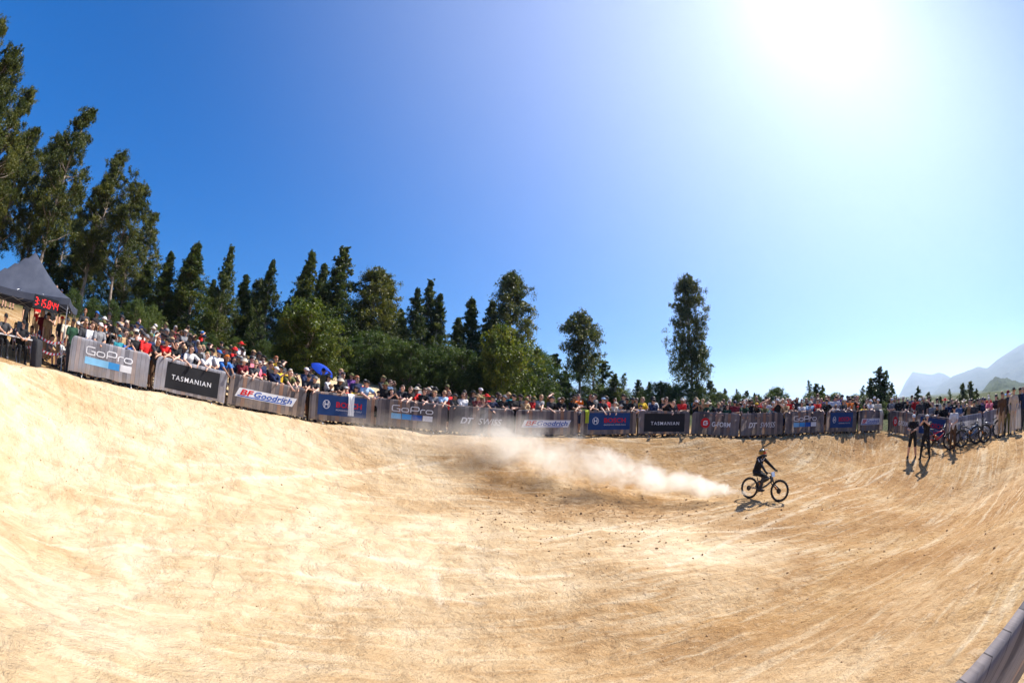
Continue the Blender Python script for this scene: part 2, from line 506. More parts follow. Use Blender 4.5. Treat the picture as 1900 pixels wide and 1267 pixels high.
a3 = gme.attributes.new('loose', 'FLOAT', 'POINT'); a3.data.foreach_set('value', lo_.astype(np.float32))
du_ = np.clip(0.74 - 0.066 * (fx_ + 0.5) + 1.1 * fbm(fx_ * .22, fy_ * .22, 3, 77) - .025 * (fy_ - 7), 0.06, .95)
du_ = np.where((fx_ < -13.2) & (hyp > 15.2), .10, du_)
a4 = gme.attributes.new('dusty', 'FLOAT', 'POINT'); a4.data.foreach_set('value', du_.astype(np.float32))
ty_ = np.zeros(len(fx_))
for line in [[(1110, 982), (1250, 985), (1350, 987), (1450, 980), (1560, 964)], [(1150, 1012), (1330, 962), (1500, 902), (1600, 872), (1692, 853)], [(1240, 1050), (1400, 985), (1560, 912), (1660, 868)],
             [(720, 998), (790, 1003), (860, 1010), (960, 1030)], [(660, 1028), (730, 1040), (800, 1052), (930, 1056)], [(808, 1064), (806, 1085), (812, 1110), (824, 1128)], [(838, 1058), (950, 1070), (1060, 1066)],
             [(250, 905), (420, 890), (600, 880), (760, 858)], [(330, 860), (520, 868), (720, 872), (850, 850)], [(1380, 960), (1440, 940), (1520, 905)],
             [(60, 1000), (250, 1010), (480, 1040), (700, 1090), (900, 1120)], [(1010, 1000), (1150, 975), (1300, 950), (1365, 935)]]:
    pts = [hit(*q) for q in line]
    dense = np.array([tuple(pts[k].lerp(pts[k + 1], j / 40)) for k in range(len(pts) - 1) for j in range(40)])
    wgt = .055 + .05 * rng.random()
    sel = np.nonzero((fx_ > dense[:, 0].min() - 1) & (fx_ < dense[:, 0].max() + 1) & (fy_ > dense[:, 1].min() - 1) & (fy_ < dense[:, 1].max() + 1))[0]
    for s0 in range(0, len(sel), 20000):
        q = sel[s0:s0 + 20000]
        wob = .10 * vnoise(fx_[q] * 1.3, fy_[q] * 1.3, 5)
        d = np.sqrt(((fx_[q, None] - dense[None, :, 0]) ** 2 + (fy_[q, None] - dense[None, :, 1]) ** 2).min(1))
        ty_[q] = np.maximum(ty_[q], np.exp(-((d + wob * .5) / wgt) ** 2) * .9)
a5 = gme.attributes.new('tyre', 'FLOAT', 'POINT'); a5.data.foreach_set('value', ty_.astype(np.float32))
tag(link('ground', gme), 'sandy dirt bowl of the track with banked sides and tyre marks', None, None, 'structure')

# ------------------------------------------------------------------ barriers with printed covers
M_STEEL = plain('galvanised_steel', (0.42, 0.43, 0.45), 0.42, 0.85, 0.5)
def fabric(name, colsock_fn, trans=0.30):
    t = NT(name)
    c = colsock_fn(t)
    t.fin(c, 0.8, 0, 0.25)
    tr = t.node('ShaderNodeBsdfTranslucent'); t.put(tr.inputs['Color'], c)
    mx = t.node('ShaderNodeMixShader'); mx.inputs[0].default_value = trans
    t.l.new(t.b.outputs[0], mx.inputs[1]); t.l.new(tr.outputs[0], mx.inputs[2])
    t.l.new(mx.outputs[0], t.out.inputs['Surface'])
    return t.m
def plank_print(tones):
    def fn(t):
        co = t.coord('Object')
        sep = t.node('ShaderNodeSeparateXYZ'); t.l.new(co, sep.inputs[0])
        inf = t.node('ShaderNodeObjectInfo')
        u = t.math('ADD', t.math('DIVIDE', sep.outputs['X'], 0.155), t.math('MULTIPLY', inf.outputs['Random'], 37.0))
        wv = t.math('ADD', u, t.math('MULTIPLY', t.noise(t.mapping(co, (3, 1, 0.6)), 1.0, 2), 0.10))
        idx = t.math('FLOOR', wv); fr = t.math('FRACT', wv)
        wn_ = t.node('ShaderNodeTexWhiteNoise'); wn_.noise_dimensions = '1D'; t.put(wn_.inputs['W'], idx)
        base = t.ramp(wn_.outputs['Value'], tones)
        grain = t.noise(t.mapping(co, (26, 1, 1.3)), 1.5, 5, 0.65, 0.6)
        base = t.mix(0.55, base, t.ramp(grain, [(0.30, (0.35, 0.33, 0.34)), (0.70, (1.0, 0.98, 0.98))]), 'MULTIPLY')
        base = t.mix(0.35, base, t.ramp(t.noise(co, 2.2, 3), [(0.35, (0.45, 0.42, 0.45)), (0.65, (1, 1, 1))]), 'MULTIPLY')
        edge = t.math('LESS_THAN', t.math('MINIMUM', fr, t.math('SUBTRACT', 1.0, fr)), 0.022)
        base = t.mix(edge, base, (0.055, 0.048, 0.05))
        low = t.math('SUBTRACT', 1.0, t.math('DIVIDE', sep.outputs['Z'], 0.75), clamp=True)
        grime = t.math('MULTIPLY', low, t.ramp(t.noise(co, 3.5, 5, .65), [(0.36, (.05, .05, .05)), (0.66, (1, 1, 1))]))
        return t.mix(t.math('MULTIPLY', grime, 0.65), base, (0.42, 0.30, 0.18))
    return fn
M_PLANK = fabric('plank_print_fabric', plank_print([(0.0, (0.11, 0.10, 0.11)), (0.35, (0.19, 0.17, 0.175)), (0.62, (0.30, 0.27, 0.27)), (0.80, (0.38, 0.31, 0.27)), (1.0, (0.42, 0.22, 0.13))]), 0.28)
M_PLANKL = fabric('pale_plank_print_fabric', plank_print([(0.0, (0.26, 0.26, 0.29)), (0.5, (0.42, 0.42, 0.46)), (0.8, (0.52, 0.52, 0.56)), (1.0, (0.52, 0.38, 0.32))]), 0.30)
def flat(name, c): return fabric(name, lambda t: t.ramp(t.noise(t.coord(), 3.0, 4), [(0.3, tuple(x * .88 for x in c)), (0.7, tuple(min(1, x * 1.1) for x in c))]), 0.22)
PRN = dict(white=flat('white_print', (0.80, 0.80, 0.82)), black=flat('black_print', (0.022, 0.022, 0.026)), blue=flat('blue_print', (0.018, 0.058, 0.19)),
           sky=flat('light_blue_print', (0.25, 0.55, 0.80)), mid=flat('mid_blue_print', (0.06, 0.33, 0.72)), navy=flat('navy_print', (0.02, 0.10, 0.42)),
           red=flat('red_print', (0.62, 0.02, 0.025)))
_fonts = {}
def text_tris(body, bold=0.0, shear=0.0, spacing=1.0):
    """flat triangles of a line of lettering, cap height about 1, starting at x = 0"""
    key = (body, bold, shear, spacing)
    if key in _fonts: return _fonts[key]
    cu = bpy.data.curves.new('lettering', 'FONT'); cu.body = body; cu.offset = bold; cu.shear = shear
    cu.space_character = spacing; cu.fill_mode = 'FRONT'; cu.dimensions = '2D'; cu.resolution_u = 3; cu.size = 1.4
    ob = bpy.data.objects.new('lettering', cu); col.objects.link(ob)
    dg = bpy.context.evaluated_depsgraph_get()
    me = bpy.data.meshes.new_from_object(ob.evaluated_get(dg))
    v = np.empty(len(me.vertices) * 3); me.vertices.foreach_get('co', v); v = v.reshape(-1, 3)[:, :2]
    f = [tuple(p.vertices) for p in me.polygons]
    bpy.data.objects.remove(ob); bpy.data.meshes.remove(me)
    v = v - v.min(0); v = v / v[:, 1].max()
    _fonts[key] = (v, f)
    return _fonts[key]
def ribbon(pts, w, closed=False):
    P = [Vector(p) for p in pts]; n = len(P); v, f = [], []
    for i in range(n):
        a = P[(i - 1) % n] if (i or closed) else P[i]; b = P[(i + 1) % n] if (i < n - 1 or closed) else P[i]
        d1 = (P[i] - a).normalized() if (P[i] - a).length > 1e-9 else (b - P[i]).normalized()
        d2 = (b - P[i]).normalized() if (b - P[i]).length > 1e-9 else d1
        nn = Vector((-(d1.y + d2.y), d1.x + d2.x)).normalized()
        k = 1 / max(0.5, nn.dot(Vector((-d1.y, d1.x))))
        v += [P[i] + nn * w / 2 * k, P[i] - nn * w / 2 * k]
    for i in range(n if closed else n - 1):
        j = (i + 1) % n
        f.append((2 * i, 2 * i + 1, 2 * j + 1, 2 * j))
    return [tuple(p) for p in v], f
def rrect(x0, y0, x1, y1, r): return [(x0 + r, y0), (x1 - r, y0), (x1, y0 + r), (x1, y1 - r), (x1 - r, y1), (x0 + r, y1), (x0, y1 - r), (x0, y0 + r)]
def wide_word():
    """the wide rounded letters G o P r o drawn as strokes"""
    V, F = [], []
    def put(pts, x, closed=False):
        v, f = ribbon([(p[0] + x, p[1]) for p in pts], 0.145, closed)
        b = len(V); V.extend(v); F.extend(tuple(i + b for i in q) for q in f)
    put([(1.05, 1), (0.18, 1), (0, .84), (0, .16), (0.18, 0), (1.08, 0), (1.08, .45), (0.62, .45)], 0)
    put(rrect(0, 0, .95, .64, .17), 1.35, True)
    put([(0, -.07), (0, .84), (.16, 1), (1.0, 1), (1.14, .86), (1.14, .48), (1.0, .34), (0.05, .34)], 2.62)
    put([(0, -.07), (0, .46), (.17, .63), (.62, .63)], 4.02)
    put(rrect(0, 0, .95, .64, .17), 4.78, True)
    v = np.array(V); v[:, 0] -= v[:, 0].min(); v[:, 1] -= v[:, 1].min()
    return v / v[:, 1].max(), F
WIDE = wide_word()
def disc(n=28): return np.array([(math.cos(2 * math.pi * k / n), math.sin(2 * math.pi * k / n)) for k in range(n)]), [tuple(range(n))]
def ring2(r0, r1, n=32):
    v = np.array([(r * math.cos(2 * math.pi * k / n), r * math.sin(2 * math.pi * k / n)) for k in range(n) for r in (r0, r1)])
    return v, [(2 * k, 2 * k + 1, (2 * k + 3) % (2 * n), (2 * k + 2) % (2 * n)) for k in range(n)]

TOP, BOT = 1.12, 0.10
ORD = ['first', 'second', 'third', 'fourth', 'fifth', 'sixth', 'seventh', 'eighth', 'ninth', 'tenth', 'eleventh', 'twelfth', 'thirteenth', 'fourteenth', 'fifteenth', 'sixteenth', 'seventeenth', 'eighteenth', 'nineteenth', 'twentieth']
def make_barrier(p, q, kind, label, pale=False, seed=0, text=True):
    p, q = Vector(p), Vector(q); d = q - p; L = d.length - 0.04
    X = d.normalized(); Yv = Vector((0, 0, 1)).cross(Vector((X.x, X.y, 0)).normalized()); Z = X.cross(Yv)
    root = empty('crowd_barrier')
    root.matrix_world = Matrix.Translation((p + q) / 2) @ Matrix((X, Yv, Z)).transposed().to_4x4()
    tag(root, label, 'barrier', 'printed barriers round the track')
    rr = 0.14; h = L / 2
    # frame: rounded hoop, lower rail, bars, feet
    fr = MB()
    arc = [(-h + rr - rr * math.cos(a), TOP - 0.02 - rr + rr * math.sin(a)) for a in [k * math.pi / 8 for k in range(5)]]
    hoop = [(-h, 0.05)] + arc + [(-x, z) for x, z in reversed(arc)] + [(h, 0.05)]
    fr.tube([(x, 0.0, z) for x, z in hoop], 0.019, 6)
    fr.tube([(-h, 0, 0.16), (h, 0, 0.16)], 0.016, 6)
    nb = 11
    for k in range(1, nb):
        x = -h + 2 * h * k / nb
        fr.tube([(x, 0.0, 0.16), (x, 0.0, TOP - 0.03)], 0.008, 5, cap=False)
    fr.build('frame', M_STEEL, root)
    for sx in (-1, 1):
        ft = MB()
        ft.tube([(sx * h * 0.62, -0.34, -0.03), (sx * h * 0.62, -0.26, 0.035), (sx * h * 0.62, 0.26, 0.035), (sx * h * 0.62, 0.34, -0.03)], 0.016, 6)
        ft.tube([(sx * h * 0.62, 0, 0.035), (sx * h * 0.62, 0, 0.16)], 0.016, 6)
        ft.build('foot', M_STEEL, root)
    # cover
    r_ = random.Random(seed); ph = [r_.uniform(0, 6) for _ in range(6)]
    amp = 0.020 if pale else r_.uniform(.008, .015)
    def ripple(u, v):
        s = math.sin(u * 5.1 + ph[0] + v * 1.3) * 0.5 + math.sin(u * 9.3 + ph[1] - v * 4.0) * 0.3 + math.sin(u * 2.2 + v * 6.1 + ph[2]) * 0.5
        tight = 1 - 0.6 * (v - BOT) / (TOP - BOT)
        return -0.030 - amp * (1 + s) * tight
    nu, nv = 56, 16
    V, F = [], []
    for j in range(nv + 3):
        for i in range(nu + 1):
            u = -h - 0.012 + (2 * h + 0.024) * i / nu
            e = max(0.0, abs(u) - (h - rr)); top = TOP + 0.004 - (rr - math.sqrt(max(0.0, rr * rr - e * e)) if e < rr else rr)
            sag = 0.012 * math.sin(u * 7 + ph[3]) * (1 if pale else .4)
            if j <= nv:
                v = BOT + sag + (top - BOT - sag) * j / nv
                V.append((u, ripple(u, v) if j < nv else -0.024, v))
            elif j == nv + 1: V.append((u, 0.024, top + 0.002))
            else: V.append((u, 0.03, top - 0.14))
    for j in range(nv + 2):
        for i in range(nu):
            a = j * (nu + 1) + i
            F.append((a, a + 1, a + nu + 2, a + nu + 1))
    ban = link('banner', np_mesh('banner', V, F, [M_PLANKL if pale else M_PLANK], True), root)
    def stamp(name, v, f, uc, vc, su, sv, mat, lift=0.0):
        """print a flat shape on the cover: centre, width and height as fractions of the cover"""
        v = np.asarray(v, float); v = (v - (v.min(0) + v.max(0)) / 2) / (v.max(0) - v.min(0)) * (su * 2 * h, sv * (TOP - BOT))
        out = []
        for x, y in v:
            U = -h + uc * 2 * h + x; W = BOT + vc * (TOP - BOT) + y
            out.append((U, ripple(U, W) - 0.008 - lift, W))
        me = bpy.data.meshes.new(name); me.from_pydata(out, [], f); me.materials.append(PRN[mat]); me.update()
        return link(name, me, ban)
    def words(v, f, uc, vc, su, sv, mat, lift=0.0):
        """stamp a line of lettering letter by letter"""
        v = np.asarray(v, float); par = list(range(len(v)))
        def root_(i):
            while par[i] != i: par[i] = par[par[i]]; i = par[i]
            return i
        for q_ in f:
            for i in q_[1:]: par[root_(i)] = root_(q_[0])
        comp = {}
        for q_ in f: comp.setdefault(root_(q_[0]), []).append(q_)
        boxes = []
        for fs in sorted(comp.values(), key=lambda fs: min(v[i][0] for q_ in fs for i in q_)):
            xs = [v[i][0] for q_ in fs for i in q_]; lo, hi = min(xs), max(xs)
            if boxes and (min(hi, boxes[-1][1]) - max(lo, boxes[-1][0])) > .6 * min(hi - lo, boxes[-1][1] - boxes[-1][0]):
                boxes[-1] = (min(lo, boxes[-1][0]), max(hi, boxes[-1][1]), boxes[-1][2] + fs)
            else: boxes.append((lo, hi, fs))
        mn, mxx = v.min(0), v.max(0)
        for lo, hi, fs in boxes:
            ids = sorted({i for q_ in fs for i in q_}); mp = {i: k for k, i in enumerate(ids)}
            p_ = v[ids]; a, b = p_.min(0), p_.max(0); c_ = ((a + b) / 2 - mn) / (mxx - mn); w_ = (b - a) / (mxx - mn)
            stamp('letter', p_, [tuple(mp[i] for i in q_) for q_ in fs], uc + (c_[0] - .5) * su, vc + (c_[1] - .5) * sv, su * w_[0], sv * w_[1], mat, lift)
    def patch(name, u0, u1, v0, v1, mat, slant=0.0, lift=0.0, n=20, m=6):
        v = [(u0 + (u1 - u0) * i / n + slant * (j / m - .5), v0 + (v1 - v0) * j / m) for j in range(m + 1) for i in range(n + 1)]
        f = [(j * (n + 1) + i, j * (n + 1) + i + 1, (j + 1) * (n + 1) + i + 1, (j + 1) * (n + 1) + i) for j in range(m) for i in range(n)]
        out = []
        for a, b in v:
            U = -h + a * 2 * h; W = BOT + b * (TOP - BOT)
            out.append((U, ripple(U, W) - 0.004 - lift, W))
        return link(name, np_mesh(name, out, f, [PRN[mat]], True), ban)
    if kind == 'squares':
        words(*WIDE, 0.50, 0.69, 0.60, 0.24, 'white')
        for k, c in enumerate(('sky', 'sky' if pale else 'mid', 'navy' if not pale else 'mid', 'white')):
            g = 0.0 if (pale and k in (0, 1)) else 0.012
            patch('colour_square', 0.20 + k * 0.152, 0.20 + (k + 1) * 0.152 - g, 0.30, 0.50, c)
    elif kind == 'state':
        patch('black_field', 0.10 if not pale else 0.15, 0.90, 0.10, 0.90, 'black')
        words(*text_tris('TASMANIAN', 0.012, 0, 1.25), 0.51, 0.47, 0.56, 0.15, 'white', 0.003)
    elif kind == 'tyre':
        patch('white_field', 0.10, 0.86, 0.30, 0.60, 'white', 0.05)
        stamp('letter', *text_tris('B', 0.035, 0.25), 0.185, 0.47, 0.095, 0.19, 'red', 0.004); stamp('letter', *text_tris('F', 0.035, 0.25), 0.272, 0.47, 0.09, 0.19, 'red', 0.004)
        words(*text_tris('Goodrich', 0.025, 0.25), 0.575, 0.47, 0.50, 0.19, 'navy', 0.004)
        patch('underline', 0.11, 0.75, 0.325, 0.355, 'navy', 0.0, 0.004)
    elif kind == 'armature':
        patch('blue_field', 0.12, 0.88, 0.20, 0.92, 'blue')
        stamp('emblem', *ring2(0.86, 1.0), 0.25, 0.58, 0.36 / 2.0 * 0.62, 0.31, 'white', 0.003)
        hv, hf = [], []
        for pts in ([(-.42, -.55), (-.42, .55)], [(.42, -.55), (.42, .55)], [(-.42, 0), (.42, 0)]):
            v, f = ribbon(pts, 0.2); b = len(hv); hv += v; hf += [tuple(i + b for i in q_) for q_ in f]
        stamp('emblem', np.array(hv), hf, 0.25, 0.58, 0.062, 0.20, 'white', 0.003)
        words(*text_tris('BOSCH', 0.03), 0.60, 0.60, 0.40, 0.20, 'red', 0.003)
        stamp('lettering', *text_tris('PROFESSIONAL POWER TOOLS'), 0.60, 0.41, 0.40, 0.05, 'white', 0.003)['kind'] = 'stuff'
    elif kind == 'hub':
        stamp('letter', *text_tris('D', 0.045, 0.3), 0.222, 0.46, 0.105, 0.24, 'white'); stamp('letter', *text_tris('T', 0.045, 0.3), 0.325, 0.46, 0.10, 0.24, 'white')
        words(*text_tris('SWISS', 0.0, 0.3), 0.63, 0.46, 0.37, 0.24, 'white')
    elif kind == 'pad':
        stamp('emblem', *disc(), 0.27, 0.52, 0.20, 0.46, 'red')
        gv, gf_ = ribbon([(1, .85), (.2, .85), (0, .65), (0, 0), (.75, 0), (1, .2), (1, .48), (.5, .48)], 0.25)
        stamp('emblem', np.array(gv), gf_, 0.275, 0.52, 0.095, 0.21, 'white', 0.004)
        words(*text_tris('G-FORM', 0.03), 0.61, 0.48, 0.40, 0.22, 'white')
    return root
LOOK = dict(squares='wide white lettering over four blue and white squares', state='white lettering on a black field', tyre='red and blue lettering on a slanted white strip',
            armature='red lettering and white ring emblem on blue', hub='slanted white lettering on grey planks', pad='red disc and white lettering on grey planks')
BARRIERS = []
def seat(p):
    return Vector((p[0], p[1], gz(p[0], p[1]) + 0.01))
for i, b in enumerate(BAR_PX):
    p, q = at(b[0], b[1], b[2]), at(b[3], b[4], b[5])
    p, q = seat(p), seat(q)
    make_barrier(p, q, b[6], f'barrier with {LOOK[b[6]]}, {ORD[i]} from the left', pale=(i < 2), seed=i)
    BARRIERS.append((p, q))
# the run turns at the far right corner and comes back along the right side
def xy(px, py, r): p = at(px, py, r); return (p.x, p.y)
RIGHT = [(xy(1650, 797, 23.4), xy(1692, 811, 21.6), 'pad', 'turned barrier with red disc emblem at the right corner of the bowl'),
         (xy(1695, 812, 21.5), xy(1757, 825, 20.7), 'armature', 'dark blue printed barrier behind the two photographers and the red bicycle'),
         (xy(1760, 825, 20.65), xy(1822, 816, 20.5), 'plain', 'pale barrier behind the parked row of bicycles'),
         (xy(1825, 815, 20.5), xy(1895, 800, 20.3), 'plain', 'barrier at the right edge behind the person in beige')]
for k, (a, b, kd, lab) in enumerate(RIGHT):
    make_barrier(seat(a), seat(b), kd, lab, pale=(k >= 2), seed=40 + k)
# the barrier the picture was taken over
make_barrier(seat((0.35, 0.30)), seat((2.8, 0.20)), 'plain', 'close barrier with plank print in the bottom right corner', seed=60)

# ------------------------------------------------------------------ people
SKIN, SHIRT, SLEEVE, TROUSER, SHIN, SHOE, EYE = range(7)
class Body:
    """tapered limbs that are fused into one continuous skin"""
    def __init__(s): s.prims = []            # p0, p1, r0, r1, flatten(depth factor), material
    def limb(s, p0, p1, r0, r1, mat, flat=1.0): s.prims.append((Vector(p0), Vector(p1), r0, r1, flat, mat))
    def mesh(s, name, voxel=0.013, smooth=3):
        m = MB()
        for p0, p1, r0, r1, fl, mat in s.prims:
            d = p1 - p0; Lg = max(d.length, 1e-4); t = d / Lg
            side = Vector((1, 0, 0)) - t * t.x
            side = side.normalized() if side.length > 0.2 else t.orthogonal().normalized()
            dep = t.cross(side); n = 12; rings = []
            for k in range(4):
                a = (math.pi / 2) * (1 - k / 4.0) * 0.96
                rings.append((p0 - t * r0 * math.sin(a) * min(1, fl * 1.0), r0 * math.cos(a)))
            rings.append((p0, r0)); rings.append((p1, r1))
            for k in range(1, 5):
                a = (math.pi / 2) * (k / 4.0) * 0.96
                rings.append((p1 + t * r1 * math.sin(a) * min(1, fl * 1.0), r1 * math.cos(a)))
            m.rings([[c + side * rr * math.cos(2 * math.pi * q / n) + dep * rr * fl * math.sin(2 * math.pi * q / n) for q in range(n)] for c, rr in rings])
        ob = m.build(name, [], None)
        md = ob.modifiers.new('r', 'REMESH'); md.mode = 'VOXEL'; md.voxel_size = voxel; md.use_smooth_shade = True
        ms = ob.modifiers.new('s', 'SMOOTH'); ms.factor = 0.5; ms.iterations = smooth
        dg = bpy.context.evaluated_depsgraph_get()
        me = bpy.data.meshes.new_from_object(ob.evaluated_get(dg))
        bpy.data.objects.remove(ob)
        me.name = name
        n = len(me.polygons); cen = np.empty(n * 3); me.polygons.foreach_get('center', cen); cen = cen.reshape(-1, 3)
        best = np.full(n, 1e9); idx = np.zeros(n, int)
        for p0, p1, r0, r1, fl, mat in s.prims:
            a = np.array(p0); ab = np.array(p1) - a; L2 = max(ab @ ab, 1e-8)
            t = np.clip(((cen - a) @ ab) / L2, 0, 1)
            dist = np.linalg.norm(cen - a - t[:, None] * ab, axis=1) - (r0 + (r1 - r0) * t)
            if fl < 1: dist += (r0 + r1) * 0.5 * (1 - fl) * 0.25
            b = dist < best; best[b] = dist[b]; idx[b] = mat
        me.polygons.foreach_set('material_index', idx.astype(np.int32))
        me.polygons.foreach_set('use_smooth', np.ones(n, bool))
        return me
def ik(sh, hand, l1, l2, hint):
    sh, hand = Vector(sh), Vector(hand); d = hand - sh; L = min(d.length, (l1 + l2) * 0.999)
    t = d.normalized(); hand = sh + t * L
    a = (l1 * l1 - l2 * l2 + L * L) / (2 * L); h = math.sqrt(max(0, l1 * l1 - a * a))
    hv = Vector(hint); hv = (hv - t * hv.dot(t)).normalized()
    return sh + t * a + hv * h, hand
def add_hand(B, wrist, direction, palm_n, scale=1.0, curl=0.5, mat=SKIN):
    """palm, four unequal bent fingers and a thumb from the side of the palm"""
    d = Vector(direction).normalized(); n = Vector(palm_n); n = (n - d * n.dot(d)).normalized(); sd = d.cross(n)
    w = Vector(wrist); k = scale
    B.limb(w, w + d * 0.085 * k, 0.029 * k, 0.036 * k, mat, 0.8)
    for i, (off, ln) in enumerate(((-0.030, .070), (-0.010, .080), (0.010, .075), (0.029, .060))):
        b0 = w + d * 0.085 * k + sd * off * k
        b1 = b0 + (d * (1 - curl * .3) + n * curl * .7).normalized() * ln * .55 * k
        b2 = b1 + (d * (1 - curl) + n * curl * 1.2).normalized() * ln * .5 * k
        B.limb(b0, b1, 0.0105 * k, 0.0098 * k, mat); B.limb(b1, b2, 0.0098 * k, 0.008 * k, mat)
    t0 = w + d * 0.03 * k - sd * 0.028 * k
    t1 = t0 + (d * .7 - sd * .65 + n * .2).normalized() * 0.042 * k
    B.limb(t0, t1, 0.014 * k, 0.012 * k, mat); B.limb(t1, t1 + (d * .9 - sd * .15 + n * .35).normalized() * .032 * k, 0.012 * k, 0.009 * k, mat)
HIP, SHO = 0.93, 1.44
def make_pose(name, lean=0.0, hands=None, hints=None, head=(0, 0, 0), legs=None, hipz=HIP, hipy=0.0, twist=0.0, voxel=0.0135, wide=1.0, shirt_hem=True):
    """faces -Y, feet at z = 0; returns mesh and the head's matrix"""
    B = Body()
    hip = Vector((0, hipy, hipz))
    T = Matrix.Translation(hip) @ Matrix.Rotation(lean, 4, 'X') @ Matrix.Rotation(twist, 4, 'Z')
    def up(x, y, z): return T @ Vector((x, y, z - HIP))
    w = wide
    B.limb(up(-.055 * w, 0, .95), up(.055 * w, 0, .95), .125 * w, .125 * w, TROUSER, .85)
    B.limb(up(0, 0, .97), up(0, .005, 1.12), .150 * w, .148 * w, SHIRT, .74)
    B.limb(up(0, .005, 1.12), up(0, .008, 1.33), .150 * w, .182 * w, SHIRT, .66)
    B.limb(up(-.125, .008, 1.415), up(.125, .008, 1.415), .072, .072, SHIRT, 1)
    B.limb(up(0, .01, 1.36), up(0, .01, 1.455), .150, .075, SHIRT, .6)
    nb, hc = up(0, .012, 1.47), up(0, -.012, 1.635)
    B.limb(nb, up(0, -.005, 1.56), .056, .053, SKIN)
    Hm = Matrix.Translation(hc) @ Euler((head[0], head[1], head[2]), 'XYZ').to_matrix().to_4x4()
    def hd(x, y, z): return Hm @ Vector((x, y, z))
    B.limb(hd(0, .018, .035), hd(0, .012, .028), .082, .082, SKIN, 1.12)
    B.limb(hd(0, -.025, -.06), hd(0, -.01, .02), .050, .070, SKIN, 1.1)
    B.limb(hd(0, -.055, -.088), hd(0, -.055, -.084), .028, .03, SKIN)
    B.limb(hd(0, -.092, .012), hd(0, -.112, -.028), .010, .017, SKIN)
    for sx in (-1, 1):
        B.limb(hd(.082 * sx, .01, .012), hd(.084 * sx, .012, -.022), .016, .012, SKIN, .7)
        B.limb(hd(.033 * sx, -.083, .014), hd(.036 * sx, -.083, .014), .0135, .0135, EYE)
    # arms
    for k, sx in enumerate((-1, 1)):
        sh = up(.178 * sx, .01, 1.425)
        H = hands[k] if hands else (sx * .25, -.02, .80)
        hint = hints[k] if hints else (sx * .5, 1, -.2)
        el, hw = ik(sh, H, .29, .255, hint)
        mid_ = sh.lerp(el, .62)
        B.limb(sh, mid_, .066, .070, SHIRT); B.limb(mid_, el, .046, .042, SLEEVE)
        B.limb(el, el.lerp(hw, .35), .043, .044, SLEEVE); B.limb(el.lerp(hw, .35), hw, .044, .029, SLEEVE)
        dr = (hw - el).normalized()
        pn = Vector((-sx * 1.0, -.2, -.3)) if H[2] < 1.0 else Vector((0, -.2, -1))
        add_hand(B, hw, dr, pn, 1.0, .55)
    # legs
    for k, sx in enumerate((-1, 1)):
        hp = Vector((.085 * sx, hipy, hipz - .02))
        if legs: kn, an = Vector(legs[k][0]), Vector(legs[k][1])
        else: kn, an = Vector((.10 * sx, hipy * .5 - .02, .49)), Vector((.115 * sx, .02, .09))
        B.limb(hp, kn, .098, .072, TROUSER); B.limb(kn, kn.lerp(an, .3), .070, .066, SHIN); B.limb(kn.lerp(an, .3), an, .064, .048, SHIN)
        toe = Vector((sx * .04, -1, 0)).normalized()
        B.limb(an + Vector((0, .03, -.045)), an + toe * .15 + Vector((0, 0, -.055)), .046, .036, SHOE)
    return B.mesh(name, voxel), Hm
POSES = {}
def pose(key, **kw): POSES[key] = make_pose('person_' + key, **kw)
pose('stand', head=(.05, 0, .25), hands=((-.26, -.06, .82), (.26, -.03, .82)))
pose('pockets', head=(0, 0, -.3), hands=((-.21, -.12, .93), (.21, -.12, .93)), hints=((-1, .6, 0), (1, .6, 0)))
pose('folded', head=(.08, 0, .1), hands=((.12, -.22, 1.20), (-.12, -.20, 1.16)), hints=((-1, .2, -1), (1, .2, -1)))
pose('clasp', head=(.12, 0, .35), hands=((-.04, -.30, 1.10), (.05, -.30, 1.09)), hints=((-1, .3, -.8), (1, .3, -.8)))
pose('phone', head=(.05, 0, .2), hands=((-.06, -.36, 1.50), (.07, -.36, 1.50)), hints=((-1, -.1, -1), (1, -.1, -1)))
pose('shade', head=(.0, 0, .5), hands=((-.07, -.15, 1.66), (.24, -.10, .85)), hints=((-1, -.2, -.6), (.5, 1, -.2)))
pose('lean', lean=.36, hipy=.10, head=(.1, 0, .35), hands=((.10, -.40, 1.135), (-.10, -.42, 1.135)), hints=((-1, .1, -.25), (1, .1, -.25)))
pose('lean_wide', lean=.30, hipy=.06, head=(.05, 0, .5), hands=((-.16, -.44, 1.10), (.20, -.42, 1.12)), hints=((-1, .3, 0), (1, .3, 0)))
pose('lean_low', lean=.50, hipy=.20, head=(-.15, 0, .15), hands=((-.10, -.56, .94), (.12, -.58, .90)), hints=((-1, .2, .3), (1, .2, .3)))
pose('lean_left', lean=.34, hipy=.08, head=(.1, 0, -.4), hands=((.04, -.42, 1.135), (-.18, -.40, 1.135)), hints=((-1, .1, -.25), (1, .1, -.25)))
pose('child', lean=.12, hipy=.02, head=(-.1, 0, .3), hands=((-.14, -.34, 1.40), (.16, -.34, 1.40)), hints=((-1, .2, -.6), (1, .2, -.6)))
pose('sit', lean=.35, hipz=.30, hipy=.28, head=(-.2, 0, .2), hands=((-.12, -.30, .52), (.12, -.30, .50)), hints=((-1, .3, 0), (1, .3, 0)),
     legs=(((-.14, -.16, .50), (-.13, -.22, .09)), ((.15, -.14, .50), (.14, -.24, .09))))
pose('chair', lean=.25, hipz=.52, hipy=.18, head=(.15, 0, .1), hands=((-.14, -.34, .78), (.14, -.34, .78)), hints=((-1, .3, 0), (1, .3, 0)),
     legs=(((-.12, -.27, .52), (-.13, -.24, .09)), ((.12, -.27, .52), (.14, -.20, .09))))
